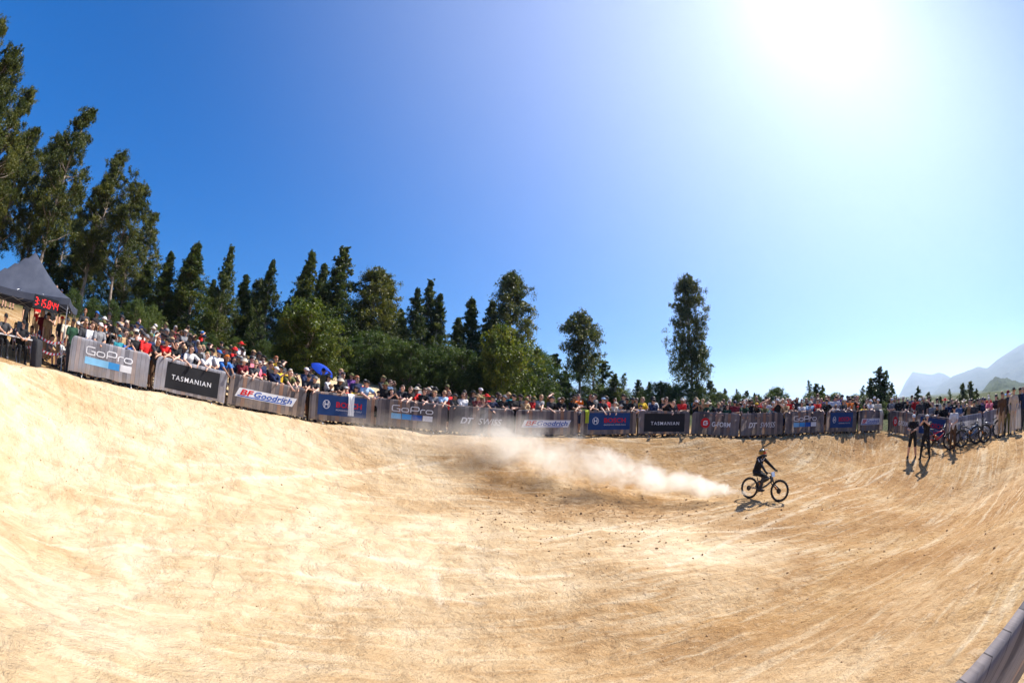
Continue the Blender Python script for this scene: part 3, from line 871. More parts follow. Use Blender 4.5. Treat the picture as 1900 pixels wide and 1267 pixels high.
pose('shoot', head=(.0, 0, .0), hands=((-.05, -.27, 1.56), (.06, -.40, 1.52)), hints=((-1, .1, -1), (1, -.2, -1)),
     legs=(((-.17, -.06, .48), (-.24, .04, .09)), ((.17, -.02, .48), (.24, .05, .09))))
pose('hold_camera', lean=.08, head=(.12, 0, .3), hands=((-.05, -.34, 1.14), (.07, -.38, 1.12)), hints=((-1, .3, -.6), (1, .3, -.6)),
     legs=(((-.14, -.06, .48), (-.19, .02, .09)), ((.14, -.02, .48), (.19, .05, .09))))

# hats and hair, in head space
def dome(mb, r, z0, top, n=16, m=5, y0=.012, mi=0, back=0.0):
    rings = []
    for j in range(m + 1):
        a = (math.pi / 2) * j / m * .97
        rings.append([(r[0] * math.cos(a) * math.cos(2 * math.pi * k / n), y0 + r[1] * math.cos(a) * math.sin(2 * math.pi * k / n) , z0 + top * math.sin(a) - (back if math.sin(2 * math.pi * k / n) > .2 and j == 0 else 0)) for k in range(n)])
    return mb.rings(rings, mi)
def brim(mb, r0, r1, z, n=24, drop=.02, y0=.012, a0=0, a1=2 * math.pi, th=.006):
    top, bot = [], []
    full = abs(a1 - a0 - 2 * math.pi) < 1e-3
    ks = [a0 + (a1 - a0) * k / n for k in range(n + (0 if full else 1))]
    v = []
    for a in ks:
        for (rx, ry), zz in ((r0, z), (r1, z - drop)):
            x, y = rx * math.cos(a), y0 + ry * math.sin(a)
            v += [(x, y, zz + th), (x, y, zz)]
    f = []
    N = len(ks)
    for i in range(N if full else N - 1):
        j = (i + 1) % N
        f += [(4 * i, 4 * i + 2, 4 * j + 2, 4 * j), (4 * i + 1, 4 * j + 1, 4 * j + 3, 4 * i + 3), (4 * i + 2, 4 * i + 3, 4 * j + 3, 4 * j + 2)]
    return mb.add(v, f, 0, True)
HATS = {}
m = MB(); dome(m, (.094, .108), .045, .085); brim(m, (.088, .100), (.088, .178), .048, 12, .022, .012, math.pi * 1.08, math.pi * 1.92); HATS['cap'] = m.mesh('cap')
m = MB(); dome(m, (.094, .108), .045, .085); brim(m, (.088, .100), (.088, .170), .046, 12, .03, .012, math.pi * .08, math.pi * .92); HATS['cap_back'] = m.mesh('cap_back')
m = MB(); dome(m, (.096, .110), .04, .085, m=4); brim(m, (.094, .108), (.142, .156), .052, 24, .055); HATS['bucket'] = m.mesh('bucket_hat')
m = MB(); dome(m, (.094, .108), .04, .105, m=4); brim(m, (.092, .106), (.205, .215), .052, 28, .012); HATS['wide'] = m.mesh('brim_hat')
m = MB(); dome(m, (.085, .095), .04, .17, m=4); brim(m, (.084, .094), (.26, .27), .058, 28, .03); HATS['straw'] = m.mesh('straw_hat')
m = MB(); dome(m, (.097, .112), .02, .115); HATS['beanie'] = m.mesh('beanie')
def hairmesh(name, long=0.0, puff=0.0):
    m = MB(); n = 16; rings = []
    for j in range(7):
        th = math.pi * (.02 + .55 * j / 6); rg = []
        for k in range(n):
            a = 2 * math.pi * k / n; fr = math.sin(a) < -.25
            zz = math.cos(th) * (.108 + puff); rr = math.sin(th)
            if fr and j > 3: zz = max(zz, .048); rr = min(rr, .93)
            rg.append(((.090 + puff) * rr * math.cos(a), .016 + (.105 + puff) * rr * math.sin(a), .028 + zz))
        rings.append(rg)
    m.rings(rings)
    if long:
        m.rings([[(.082 * c_ * (1 - .25 * j / 3), .055 + .045 * s_ + .01 * j, .03 - long * j / 3) for c_, s_ in [(math.cos(2 * math.pi * k / 12), math.sin(2 * math.pi * k / 12)) for k in range(12)]] for j in range(4)])
    return m.mesh(name)
HAIR = dict(short=hairmesh('short_hair'), long=hairmesh('long_hair', .26), curly=hairmesh('curly_hair', 0, .018), tail=hairmesh('tied_hair', .16))
m = MB()
m.box((0, -.100, .018), (.128, .008, .010))
for sx in (-1, 1): m.ell((.034 * sx, -.103, .010), (.028, .008, .020), nu=10, nv=5); m.box((.072 * sx, -.05, .018), (.006, .10, .006))
GLASS_ME = m.mesh('sunglasses', plain('dark_lens', (0.012, 0.012, 0.014), 0.15))

SKINS = [plain('skin_fair', (0.56, 0.33, 0.235), 0.5), plain('skin_tan', (0.46, 0.25, 0.16), 0.5), plain('skin_brown', (0.26, 0.13, 0.075), 0.5), plain('skin_pink', (0.60, 0.34, 0.25), 0.5)]
M_EYE = plain('eye_dark', (0.05, 0.03, 0.025), 0.3)
HAIRC = dict(brown=plain('hair_brown', (0.07, 0.035, 0.018), 0.55), dark=plain('hair_dark', (0.018, 0.013, 0.011), 0.5), blond=plain('hair_blond', (0.36, 0.22, 0.10), 0.55),
             grey=plain('hair_grey', (0.36, 0.34, 0.33), 0.6), ginger=plain('hair_ginger', (0.28, 0.09, 0.03), 0.55))
CLOTH = {}
for nm, c in dict(black=(.014, .014, .016), charcoal=(.045, .045, .05), grey=(.20, .20, .21), white=(.62, .61, .60), cream=(.62, .54, .42), navy=(.015, .025, .07), blue=(.035, .14, .42),
                  teal=(.03, .22, .26), pale_blue=(.33, .48, .66), red=(.60, .02, .02), maroon=(.16, .015, .025), pink=(.66, .16, .22), orange=(.72, .17, .02), yellow=(.75, .48, .03),
                  olive=(.12, .12, .045), green=(.03, .16, .06), dark_green=(.02, .06, .035), tan=(.42, .28, .15), brown=(.10, .055, .03), purple=(.11, .04, .18), denim=(.07, .12, .22), beige=(.55, .46, .35)).items():
    CLOTH[nm] = cloth('cloth_' + nm, c)
SAY = lambda k: k.replace('_', ' ')
PEOPLE = []
def slot(o, mats):
    for i, mt in enumerate(mats):
        o.material_slots[i].link = 'OBJECT'; o.material_slots[i].material = mt
for me_, _ in POSES.values():
    for k in range(7): me_.materials.append(SKINS[0])
for d_ in (HATS, HAIR):
    for me_ in d_.values(): me_.materials.append(CLOTH['black'])
def person(x, y, facing, key='stand', shirt='black', trousers='charcoal', hat=None, hatc='black', hair='short', hairc='brown', skin=0, sleeve=False, shorts=False,
           size=1.0, glasses=False, z=None, shoe='charcoal'):
    """facing: angle about Z, 0 looks at -Y"""
    me, Hm = POSES[key]
    o = link('person', me)
    o.location = (x, y, (gz(x, y) - 0.012) if z is None else z)
    o.rotation_euler = (0, 0, facing); o.scale = (size * rng.uniform(.97, 1.04),) * 2 + (size,)
    sk = SKINS[skin]
    slot(o, [sk, CLOTH[shirt], CLOTH[shirt] if sleeve else sk, CLOTH[trousers], sk if shorts else CLOTH[trousers], CLOTH[shoe], M_EYE])
    def child(nm, me_, mt=None):
        c = link(nm, me_, o); c.matrix_local = Hm
        if mt: slot(c, [mt])
        return c
    if hair and not (hat and hair in ('short', 'curly')): child('hair', HAIR[hair], HAIRC[hairc])
    elif hat and hair: child('hair', HAIR['short'], HAIRC[hairc])
    if hat: child('hat', HATS[hat], CLOTH[hatc])
    if glasses: child('sunglasses', GLASS_ME)
    hs = {'cap': 'cap', 'cap_back': 'backwards cap', 'bucket': 'bucket hat', 'wide': 'brimmed hat', 'straw': 'straw hat', 'beanie': 'beanie'}
    o['_look'] = f"person in {SAY(shirt)} top" + (f" and {SAY(hatc)} {hs[hat]}" if hat else (f", {hairc} hair" if hair else ''))
    PEOPLE.append(o)
    return o

# ------------------------------------------------------------------ the crowd
LOOKAT = Vector((7.4, 9.6))
def face_to(x, y, tx, ty): return math.atan2(tx - x, -(ty - y))
def bar_point(px):
    """point, outward normal and index of the barrier that the photograph shows at pixel column px"""
    best = None
    for i, (p, q) in enumerate(BARRIERS):
        a, b = BAR_PX[i][0], BAR_PX[i][3]
        d = 0 if a <= px <= b else min(abs(px - a), abs(px - b))
        if best is None or d < best[0]: best = (d, i, (px - a) / (b - a))
    _, i, t = best; t = min(1.02, max(-.02, t)); p, q = BARRIERS[i]
    c = p.lerp(q, t); d = (q - p); n = Vector((-d.y, d.x)).normalized()
    return c, n, i
SEATS = {}
def in_crowd(o, i, row):
    SEATS.setdefault((i, row), []).append(o)
# front row as seen: pixel column, pose, top, hat, hat colour, extra
FRONT = '''150 stand charcoal - - blond|163 clasp white - - brown|178 clasp grey cap white -|216 stand teal cap_back teal - k|234 phone blue - - dark k|247 pockets black cap black -
266 clasp red cap grey -|286 lean charcoal - - ginger|303 lean red cap black -|321 lean black - - dark|349 lean_wide white - - brown|379 lean white - - blond|417 lean_low blue cap_back orange -
448 lean maroon bucket cream -|470 lean_left charcoal - - blond|488 child black cap red - k|508 lean navy cap white -|537 lean_low olive - - blond|553 child white cap black - k|568 lean_left charcoal cap black -
582 lean charcoal cap grey -|612 child black cap tan - k|628 lean black bucket cream -|641 child red cap white - k|660 child yellow cap black - k|679 lean_wide pale_blue wide black -|699 child white cap black - k|713 stand black wide olive -
724 phone black - - dark k|742 lean charcoal - - brown|757 lean_left black - - brown|784 lean black - - brown|803 lean grey cap_back tan -|821 lean_left pale_blue - - blond|841 lean charcoal cap charcoal -|858 folded white - - brown
884 lean maroon wide tan -|896 phone maroon - - brown k|911 lean_wide navy cap black -|933 lean black cap grey -|955 folded black cap black -|975 lean tan cap olive -|1002 lean_left grey - - blond|1023 lean_wide charcoal cap charcoal -
1043 lean black cap brown -|1066 lean black wide brown -|1099 lean_left black - - dark|1119 lean_low charcoal cap pale_blue -|1141 lean cream cap cream - k|1154 child cream bucket cream - k|1166 folded black cap black -|1176 lean_left black cap charcoal -
1188 child white cap black - k|1212 folded navy cap black -|1236 phone black - - brown|1248 lean charcoal - - blond|1266 folded red cap cream -|1291 phone black cap white -|1303 stand tan cap tan -|1312 lean_left dark_green wide beige -
1333 lean charcoal cap tan -|1350 stand dark_green - - brown k|1364 folded maroon cap navy -|1382 lean_low dark_green - - grey|1404 lean_low black cap yellow -|1420 lean olive - - blond|1433 child teal cap white - k|1444 phone black cap white -
1460 lean tan cap cream -|1474 child charcoal - - dark k|1490 lean white - - dark|1506 lean_left pale_blue bucket cream -|1520 lean red - - dark|1536 lean_wide black cap black -|1552 child white - - blond k|1567 lean charcoal bucket tan -
1580 lean_left orange cap black -|1594 child black cap red - k|1606 child yellow - - brown k|1618 lean white cap white -|1632 stand cream cap white -'''
SLEEVED = {'navy', 'denim', 'tan'}
for tok in FRONT.replace('\n', '|').split('|'):
    f = tok.split()
    px = float(f[0]); key = f[1]; kid = len(f) > 6 and f[6] == 'k' or (len(f) > 6 and 'k' in f[6:])
    c, n, i = bar_point(px)
    off = 0.42 if key.startswith('lean') or key == 'child' else 0.34
    size = rng.uniform(.95, 1.03)
    if key == 'child': size = rng.uniform(.78, .84)
    elif kid: size = rng.uniform(.84, .9)
    x, y = c.x + n.x * off * size, c.y + n.y * off * size
    fn = face_to(0, 0, -n.x, -n.y); fl = face_to(x, y, *LOOKAT)
    df = (fl - fn + math.pi) % (2 * math.pi) - math.pi
    o = person(x, y, fn + max(-.35, min(.35, df)) * .8 + rng.uniform(-.1, .1), key, f[2], rng.choice(['charcoal', 'black', 'denim', 'navy', 'tan', 'brown']),
               None if f[3] == '-' else f[3], 'black' if f[4] == '-' else f[4], rng.choice(['short', 'short', 'curly']) if rng.random() < .8 else 'long',
               f[5] if f[5] in HAIRC else rng.choice(['brown', 'dark', 'brown']), rng.choice([0, 0, 1, 1, 3, 2]), sleeve=(f[2] in SLEEVED), shorts=rng.random() < .5,
               size=size, glasses=rng.random() < .35)
    in_crowd(o, i, 0)
# rows behind
TOPS = ['black'] * 12 + ['charcoal'] * 6 + ['navy'] * 3 + ['grey'] * 4 + ['white'] * 4 + ['cream', 'red', 'red', 'red', 'maroon', 'pale_blue', 'blue', 'teal', 'olive', 'dark_green', 'pink', 'tan', 'denim', 'yellow', 'purple', 'orange']
HATC = ['black'] * 11 + ['charcoal', 'charcoal', 'brown', 'white', 'cream', 'tan', 'navy', 'grey', 'olive', 'red', 'blue', 'beige']
POSE2 = ['stand', 'pockets', 'folded', 'folded', 'clasp', 'clasp', 'phone', 'shade', 'stand']
cols_of = lambda a, b, st: [a + st * k + rng.uniform(-.32, .32) * st for k in range(int((b - a) / st) + 1)]
ROWS = [(1, .95, [(128, 560, 19), (575, 1000, 22), (1005, 1400, 21), (1400, 1640, 14.5)]),
        (2, 1.65, [(128, 560, 21), (575, 1000, 33), (1010, 1400, 48), (1390, 1640, 16)]),
        (3, 2.5, [(128, 560, 23), (1400, 1640, 22)]),
        (4, 3.5, [(128, 520, 25), (1430, 1640, 27)]),
        (5, 4.6, [(128, 420, 30)])]
for row, off, spans in ROWS:
    for a, b, st in spans:
        for px in cols_of(a, b, st):
            if row < 3 and (183 < px < 207 or 586 < px < 606): continue
            c, n, i = bar_point(px)
            o2 = off + rng.uniform(-.22, .22)
            x, y = c.x + n.x * o2, c.y + n.y * o2
            hat = rng.choice(['cap'] * 9 + ['cap_back', 'bucket', 'bucket', 'wide', 'wide', 'beanie']) if rng.random() < .72 else None
            key = rng.choice(POSE2); top = rng.choice(TOPS)
            size = rng.uniform(.94, 1.06)
            o = person(x, y, face_to(x, y, *LOOKAT) + rng.uniform(-.45, .45), key, top, rng.choice(['charcoal', 'black', 'denim', 'navy', 'tan', 'brown', 'grey']), hat, rng.choice(HATC),
                       rng.choice(['short', 'short', 'curly', 'long', 'tail']), rng.choice(['brown', 'dark', 'blond', 'brown', 'grey', 'ginger']), rng.choice([0, 0, 1, 1, 3, 2]),
                       sleeve=rng.random() < .25, shorts=rng.random() < .5, size=size, glasses=rng.random() < .3)
            in_crowd(o, i, row)
ROWN = ['front row', 'second row', 'third row', 'fourth row', 'fifth row', 'back row']
for (i, row), lst in SEATS.items():
    lst.sort(key=lambda o: project(o.location)[0])
    for k, o in enumerate(lst):
        tag(o, f"{o['_look']}, {ORD[k]} in {ROWN[row]} behind {ORD[i]} barrier", 'person', 'spectators behind the barriers')
# spectators on the bank behind the tent
bank = []
for px, py, r_, key, top in [(6, 505, 24.0, 'stand', 'teal'), (19, 500, 24.2, 'stand', 'white'), (34, 497, 24.3, 'folded', 'black'), (113, 548, 23.0, 'stand', 'pink'), (104, 538, 23.5, 'pockets', 'charcoal'),
                             (32, 588, 19.0, 'sit', 'grey'), (46, 592, 18.9, 'sit', 'pale_blue'), (62, 596, 18.6, 'sit', 'white'), (78, 600, 18.4, 'stand', 'maroon'), (88, 604, 18.2, 'stand', 'tan'),
                             (100, 612, 17.6, 'sit', 'grey'), (112, 620, 17.2, 'pockets', 'charcoal'), (121, 628, 16.9, 'stand', 'cream'), (134, 634, 16.6, 'sit', 'navy'), (146, 640, 16.3, 'clasp', 'black'), (122, 655, 15.9, 'sit', 'white'), (52, 560, 20.2, 'stand', 'black'), (70, 566, 20.0, 'folded', 'red'), (84, 572, 19.6, 'stand', 'charcoal'), (96, 578, 19.3, 'clasp', 'black')]:
    p = at(px, py, r_)
    o = person(p.x, p.y, face_to(p.x, p.y, *LOOKAT) + rng.uniform(-.3, .3), key, top, rng.choice(['denim', 'charcoal', 'tan', 'black']), rng.choice(['cap', 'cap', None, 'bucket']), rng.choice(HATC),
               rng.choice(['short', 'long']), rng.choice(['brown', 'dark', 'blond']), rng.choice([0, 1, 3]), shorts=True, size=rng.uniform(.95, 1.03))
    bank.append(o)
_ord = lambda k: ORD[k] if k < 20 else ('twenty-' + ORD[k - 20] if k < 29 else 'thirtieth' if k == 29 else 'thirty-' + ORD[k - 30])
bank.sort(key=lambda o: project(o.location)[0])
for k, o in enumerate(bank): tag(o, f"{o['_look']}, {_ord(k)} from left on bank behind tent", 'person', 'spectators on the bank behind the tent')
# far right: people behind the side barriers
side_ = []
def beside(px, py, r_, key, top, hat=None, hc='black', lab=None, **kw):
    p = hit(px, py, 12) if r_ is None else at(px, py, r_)
    kw.setdefault('hair', 'short')
    o = person(p.x, p.y, face_to(p.x, p.y, *kw.pop('look', (8, 9))), key, top, kw.pop('trousers', 'charcoal'), hat, hc, **kw)
    if lab: tag(o, lab, 'person')
    else: side_.append(o)
    return o
beside(1654, 793, 23.9, 'folded', 'grey', 'cap', 'white'); beside(1666, 795, 23.5, 'stand', 'black', 'cap_back', 'white'); beside(1683, 800, 22.7, 'lean', 'black', 'cap', 'grey')
for px, r_, top, hat, hc, key in [(1704, 22.4, 'charcoal', 'cap', 'white', 'stand'), (1712, 23.0, 'black', 'cap', 'cream', 'stand'), (1728, 21.9, 'grey', None, 'black', 'folded'), (1738, 21.6, 'black', 'cap', 'black', 'lean'),
                                  (1749, 21.5, 'black', 'wide', 'black', 'stand'), (1757, 22.3, 'navy', 'cap', 'black', 'folded'), (1776, 21.4, 'denim', None, 'black', 'clasp'), (1786, 21.5, 'black', 'cap', 'tan', 'lean'),
                                  (1796, 22.2, 'tan', None, 'black', 'phone'), (1805, 21.3, 'charcoal', 'cap', 'black', 'stand'), (1815, 21.8, 'black', None, 'black', 'folded'), (1824, 21.3, 'navy', 'cap', 'navy', 'stand'),
                                  (1845, 21.5, 'black', 'cap', 'charcoal', 'stand'), (1889, 21.4, 'black', 'cap', 'black', 'stand'), (1897, 21.2, 'navy', None, 'black', 'pockets')]:
    beside(px, 812, r_, key, top, hat, hc, hair=rng.choice(['short', 'short', 'long']), hairc=rng.choice(['brown', 'blond', 'dark']), glasses=rng.random() < .3)
for k in range(21):
    px = 1650 + k * 12.2 + rng.uniform(-4, 4)
    beside(px, 812, (25.2 if px < 1690 else 23.4) + rng.uniform(-.4, .6), rng.choice(POSE2), rng.choice(TOPS), rng.choice(['cap', 'cap', 'bucket', 'wide', None]), rng.choice(HATC), hair=rng.choice(['short', 'short', 'long']), hairc=rng.choice(['brown', 'blond', 'dark']))
side_.sort(key=lambda o: project(o.location)[0])
for k, o in enumerate(side_): tag(o, f"{o['_look']}, {_ord(k)} from left behind right-hand side barriers", 'person', 'spectators behind the side barriers')
beside(1834, 812, 20.95, 'lean', 'pink', 'cap', 'cream', 'person in pink top leaning over the pale barrier above the parked bicycles')
PHOTO1 = beside(1691, 849, None, 'hold_camera', 'black', 'cap', 'white', 'photographer in black with white cap holding a camera at chest height', shorts=True, trousers='black', look=(0, 4))
PHOTO2 = beside(1715, 852, None, 'shoot', 'black', 'cap_back', 'white', 'photographer in black aiming a long lens camera at the track', trousers='black', look=(6, 8))
beside(1766, 838, 19.3, 'clasp', 'white', 'cap', 'black', 'person in white top and brown trousers standing before the red bicycle', trousers='brown', look=(2, 6))
beside(1856, 812, 19.6, 'stand', 'brown', 'cap', 'brown', 'person in brown top and brown cap next to the rightmost bicycle', trousers='tan', sleeve=True, look=(4, 6))
beside(1867, 811, 19.9, 'folded', 'charcoal', 'beanie', 'maroon', 'person in charcoal top and maroon beanie beside the person in beige', trousers='olive', sleeve=True, look=(4, 8))
beside(1878, 808, 19.5, 'pockets', 'beige', 'wide', 'black', 'person all in beige with black brimmed hat at the right edge', trousers='beige', sleeve=True, look=(4, 6))
# crew at the left
p_ = at(196, 672, 15.2)
CAMOP = person(p_.x, p_.y, face_to(p_.x, p_.y, 6, 9), 'shoot', 'black', 'black', 'cap', 'black', 'short', 'dark', 1, sleeve=False)
tag(CAMOP, 'camera operator in black filming over the first barrier from the left', 'person')
p_ = at(597, 745, 17.5)
UMB = person(p_.x, p_.y, face_to(p_.x, p_.y, -2, 22), 'shade', 'olive', 'black', None, 'black', 'short', 'dark', 1)
tag(UMB, 'person in olive top with back turned under the blue umbrella', 'person')

# ------------------------------------------------------------------ trees
def leaf_mat(name, dark, mid_, light, trans=0.32):
    t = NT(name); co = t.coord('Object')
    a = t.node('ShaderNodeAttribute'); a.attribute_name = 'tone'
    f = t.math('ADD', t.math('MULTIPLY', t.noise(co, 0.9, 3), 0.5), t.math('MULTIPLY', a.outputs['Fac'], 0.5))
    inf = t.node('ShaderNodeObjectInfo')
    f = t.math('ADD', f, t.math('MULTIPLY', t.math('SUBTRACT', inf.outputs['Random'], 0.5), 0.14))
    c = t.ramp(f, [(0.25, dark), (0.5, mid_), (0.8, light)])
    t.fin(c, 0.48, 0, 0.4)
    tr = t.node('ShaderNodeBsdfTranslucent'); t.put(tr.inputs['Color'], t.mix(1.0, c, (1.0, 1.0, 0.45), 'MULTIPLY'))
    mx = t.node('ShaderNodeMixShader'); mx.inputs[0].default_value = trans
    t.l.new(t.b.outputs[0], mx.inputs[1]); t.l.new(tr.outputs[0], mx.inputs[2]); t.l.new(mx.outputs[0], t.out.inputs['Surface'])
    return t.m
LEAF = dict(gum=leaf_mat('gum_leaves', (0.014, 0.025, 0.006), (0.065, 0.085, 0.018), (0.24, 0.22, 0.045), .40),
            cone=leaf_mat('young_gum_leaves', (0.012, 0.028, 0.006), (0.052, 0.082, 0.016), (0.21, 0.21, 0.038), .40),
            broad=leaf_mat('broad_leaves', (0.03, 0.055, 0.008), (0.10, 0.14, 0.018), (0.30, 0.28, 0.04), 0.42),
            wattle=leaf_mat('wattle_leaves', (0.014, 0.038, 0.008), (0.058, 0.098, 0.020), (0.17, 0.21, 0.045), .42))
def bark():
    t = NT('gum_bark'); co = t.coord('Object')
    f = t.noise(t.mapping(co, (3, 3, .5)), 1.5, 5, .6, .5)
    t.bump(f, .5, .03)
    return t.fin(t.ramp(f, [(0.3, (0.09, 0.06, 0.045)), (0.5, (0.25, 0.20, 0.16)), (0.7, (0.42, 0.36, 0.30))]), 0.85, 0, .2)
M_BARK = bark()
def prof_cone(t):  return (1 - t) ** 1.05 * (0.55 + 0.45 * math.sin(min(1, t * 3.2 + .25) * math.pi / 2))
def prof_tall(t):  return math.sin(math.pi * min(1, (t * .92 + .06))) ** .6 * (1.0 - .45 * t)
def prof_round(t): return math.sqrt(max(0, 1 - (2 * t - .95) ** 2)) * .95 + .05
def prof_top(t):   return .35 + .65 * math.sin(math.pi * min(1, t ** 1.5)) ** .8 if t < .93 else .4
def prof_spire(t): return (1 - t) ** .7 * (.35 + .65 * min(1, t * 4 + .2))
KIND = {  # height, crown base, radius, profile, clumps, leaves per clump, clump radius, leaf length, leaf width, leaf, droop
    'tall': (23, .28, 4.6, prof_tall, 88, 640, .98, .26, .095, 'gum', .35),
    'cone': (13, .06, 3.5, prof_cone, 120, 360, .86, .24, .085, 'cone', .15),
    'slim': (12, .22, 1.8, prof_cone, 60, 380, .70, .21, .075, 'gum', .2),
    'lone': (13, .20, 2.9, prof_tall, 80, 480, .95, .24, .09, 'gum', .25),
    'top':  (9.5, .34, 1.9, prof_top, 60, 420, .75, .22, .085, 'gum', .3),
    'round': (6.5, .06, 2.5, prof_round, 80, 240, .75, .25, .125, 'broad', .2),
    'wattle': (4.2, .02, 2.1, prof_round, 70, 400, .70, .17, .05, 'wattle', .1),
    'sapling': (4.0, .06, .95, prof_spire, 44, 190, .42, .17, .06, 'cone', .1),
    'wisp': (5.0, .18, .9, prof_spire, 30, 120, .45, .16, .055, 'wattle', .2)}
def tree_meshes(kind, seed):
    H, cb, Rm, prof, nc, nl, cr, ll, lw, lm, droop = KIND[kind]
    r_ = np.random.default_rng(seed); rr = random.Random(seed)
    # trunk with a slow bend, limbs to the clumps
    bend = [Vector((0, 0, 0))]
    ax, ay = rr.uniform(-.02, .02), rr.uniform(-.02, .02)
    N = 9
    for k in range(1, N + 1):
        t = k / N
        bend.append(Vector((H * (ax * t + .012 * math.sin(t * 5 + seed)), H * (ay * t + .012 * math.cos(t * 4.3 + seed)), H * t * .97)))
    def trunk_at(z):
        q = max(0, min(N - 1e-4, z / (H * .97) * N)); i = int(q); return bend[i].lerp(bend[i + 1], q - i)
    tm = MB(); r0 = H * (.011 if kind in ('tall', 'lone', 'cone', 'slim', 'top') else .016) + .03
    tm.tube([b - Vector((0, 0, .25 if k == 0 else 0)) for k, b in enumerate(bend)], [r0 * (1.25 if k == 0 else 1) * (1 - .93 * k / N) + .008 for k in range(N + 1)], 8)
    C, CR = [], []
    lob = [(rr.uniform(0, 6.28), rr.uniform(.2, .45)) for _ in range(3)]
    for k in range(nc):
        t = (k + rr.random()) / nc
        if kind in ('tall', 'lone', 'top'): t = rr.random() ** .85
        a = rr.uniform(0, 2 * math.pi)
        side = 1 + sum(am * math.cos(a * (j + 1) + ph + t * 5) for j, (ph, am) in enumerate(lob)) * .55
        R_ = Rm * prof(t) * max(.35, side)
        rad = R_ * (rr.random() ** .45)
        z = H * (cb + (1 - cb) * t)
        b = trunk_at(min(z, H * .95))
        c = Vector((b.x + rad * math.cos(a), b.y + rad * math.sin(a), z))
        sc = cr * (1.12 - (.82 if kind in ('cone', 'sapling', 'wisp') else .45) * t) * rr.uniform(.7, 1.25)
        C.append(c); CR.append(sc)
        if rad > .25:
            s0 = trunk_at(max(H * .05, z - rad * rr.uniform(.5, .95)))
            m_ = s0.lerp(c, .5) + Vector((0, 0, -.08 * rad))
            q = r0 * .34 * (1 - .7 * t) + .006
            tm.tube([s0, m_, c], [q, q * .65, q * .25], 5, cap=False)
    trunk = tm.mesh('trunk_' + kind, M_BARK)
    C = np.array([tuple(c) for c in C]); CR = np.array(CR)
    n = nc * nl
    ci = np.repeat(np.arange(nc), nl)
    # every clump is a handful of loose sprays, each stretched its own way
    ns = 9; sub = r_.integers(0, ns, n)
    sp = r_.normal(size=(nc, ns, 3)) * np.array([.62, .62, .46]) * CR[:, None, None]
    sp[..., 2] -= droop * .5 * np.hypot(sp[..., 0], sp[..., 1])
    axv = r_.normal(size=(nc, ns, 3)); axv /= np.linalg.norm(axv, axis=2)[..., None]
    ss = r_.uniform(.12, .30, (nc, ns)) * CR[:, None]
    g = r_.normal(size=(n, 3)) * ss[ci, sub][:, None] * .8
    g += axv[ci, sub] * (r_.normal(size=n) * ss[ci, sub] * 1.3)[:, None]
    P = C[ci] + sp[ci, sub] + g
    # leaves: narrow bent quads of two triangles
    L = r_.normal(size=(n, 3)) + np.array([0, 0, -droop * 1.6]); L /= np.linalg.norm(L, axis=1)[:, None]
    W = np.cross(L, r_.normal(size=(n, 3))); W /= np.linalg.norm(W, axis=1)[:, None]
    sl = ll * r_.uniform(.6, 1.25, n); sw = lw * r_.uniform(.7, 1.2, n)
    Lv, Wv = L * sl[:, None] * .5, W * sw[:, None] * .5
    V = np.stack([P - Lv, P + Wv, P + Lv, P - Wv], 1).reshape(-1, 3)
    F = np.arange(n * 4).reshape(-1, 4)
    me = np_mesh('crown_' + kind, V, F, [LEAF[lm]])
    tone = np.clip(r_.random(n) * .55 + np.repeat(r_.random(nc), nl) * .45, 0, 1)
    at2 = me.attributes.new('tone', 'FLOAT', 'POINT'); at2.data.foreach_set('value', np.repeat(tone, 4).astype(np.float32))
    return trunk, me, H
TREE_LIB = {}
for kd, nvar in (('tall', 3), ('cone', 4), ('slim', 2), ('lone', 1), ('top', 1), ('round', 2), ('wattle', 3), ('sapling', 3), ('wisp', 2)):
    TREE_LIB[kd] = [tree_meshes(kd, 100 + 17 * k + len(kd)) for k in range(nvar)]
NAMES = dict(tall='gum_tree', cone='young_gum_tree', slim='young_gum_tree', lone='gum_tree', top='gum_tree', round='broadleaf_tree', wattle='wattle_bush', sapling='sapling', wisp='sapling')
TREES = []
def tree(kind, px, top, rho, var=0, lean=(0, 0), spin=None, wide=1.0, label=None, group=None, height=None):
    """px and top: photo pixel of the tip; the foot is where the ground is at that distance"""
    tip = at(px, top, rho)
    tr, cr, H = TREE_LIB[kind][var % len(TREE_LIB[kind])]
    ln = Vector((math.tan(lean[0]), math.tan(lean[1])))
    z = gz(tip.x, tip.y)
    h = height or (tip.z - z)
    bx, by = tip.x - ln.x * h, tip.y - ln.y * h
    z = gz(bx, by); h = height or (tip.z - z); s = h / H
    o = empty(NAMES[kind], (bx, by, z))
    up = Vector((ln.x, ln.y, 1)).normalized()
    q = Vector((0, 0, 1)).rotation_difference(up).to_matrix() @ Matrix.Rotation(spin if spin is not None else rng.uniform(0, 6.28), 3, 'Z')
    o.rotation_euler = q.to_euler(); o.scale = (s * wide, s * wide, s)
    link('trunk', tr, o); link('crown', cr, o)
    TREES.append((o, kind, px, label, group))
    return o
# tall gums on the left
for k, (px, top, rho, v) in enumerate([(2, 42, 26, 0), (36, 88, 26, 1), (62, 168, 29, 2), (-30, 20, 24, 1), (72, 245, 33, 0), (172, 212, 30, 0), (120, 250, 38, 1), (228, 292, 32, 2), (262, 335, 30, 1), (205, 330, 40, 0), (60, 250, 42, 1), (150, 350, 45, 2), (290, 400, 42, 0), (15, 300, 30, 2), (95, 330, 33, 0), (180, 420, 36, 1), (250, 440, 36, 2)]):
    tree('tall', px, top, rho, v, wide=1.15 if k != 3 else 1.0)
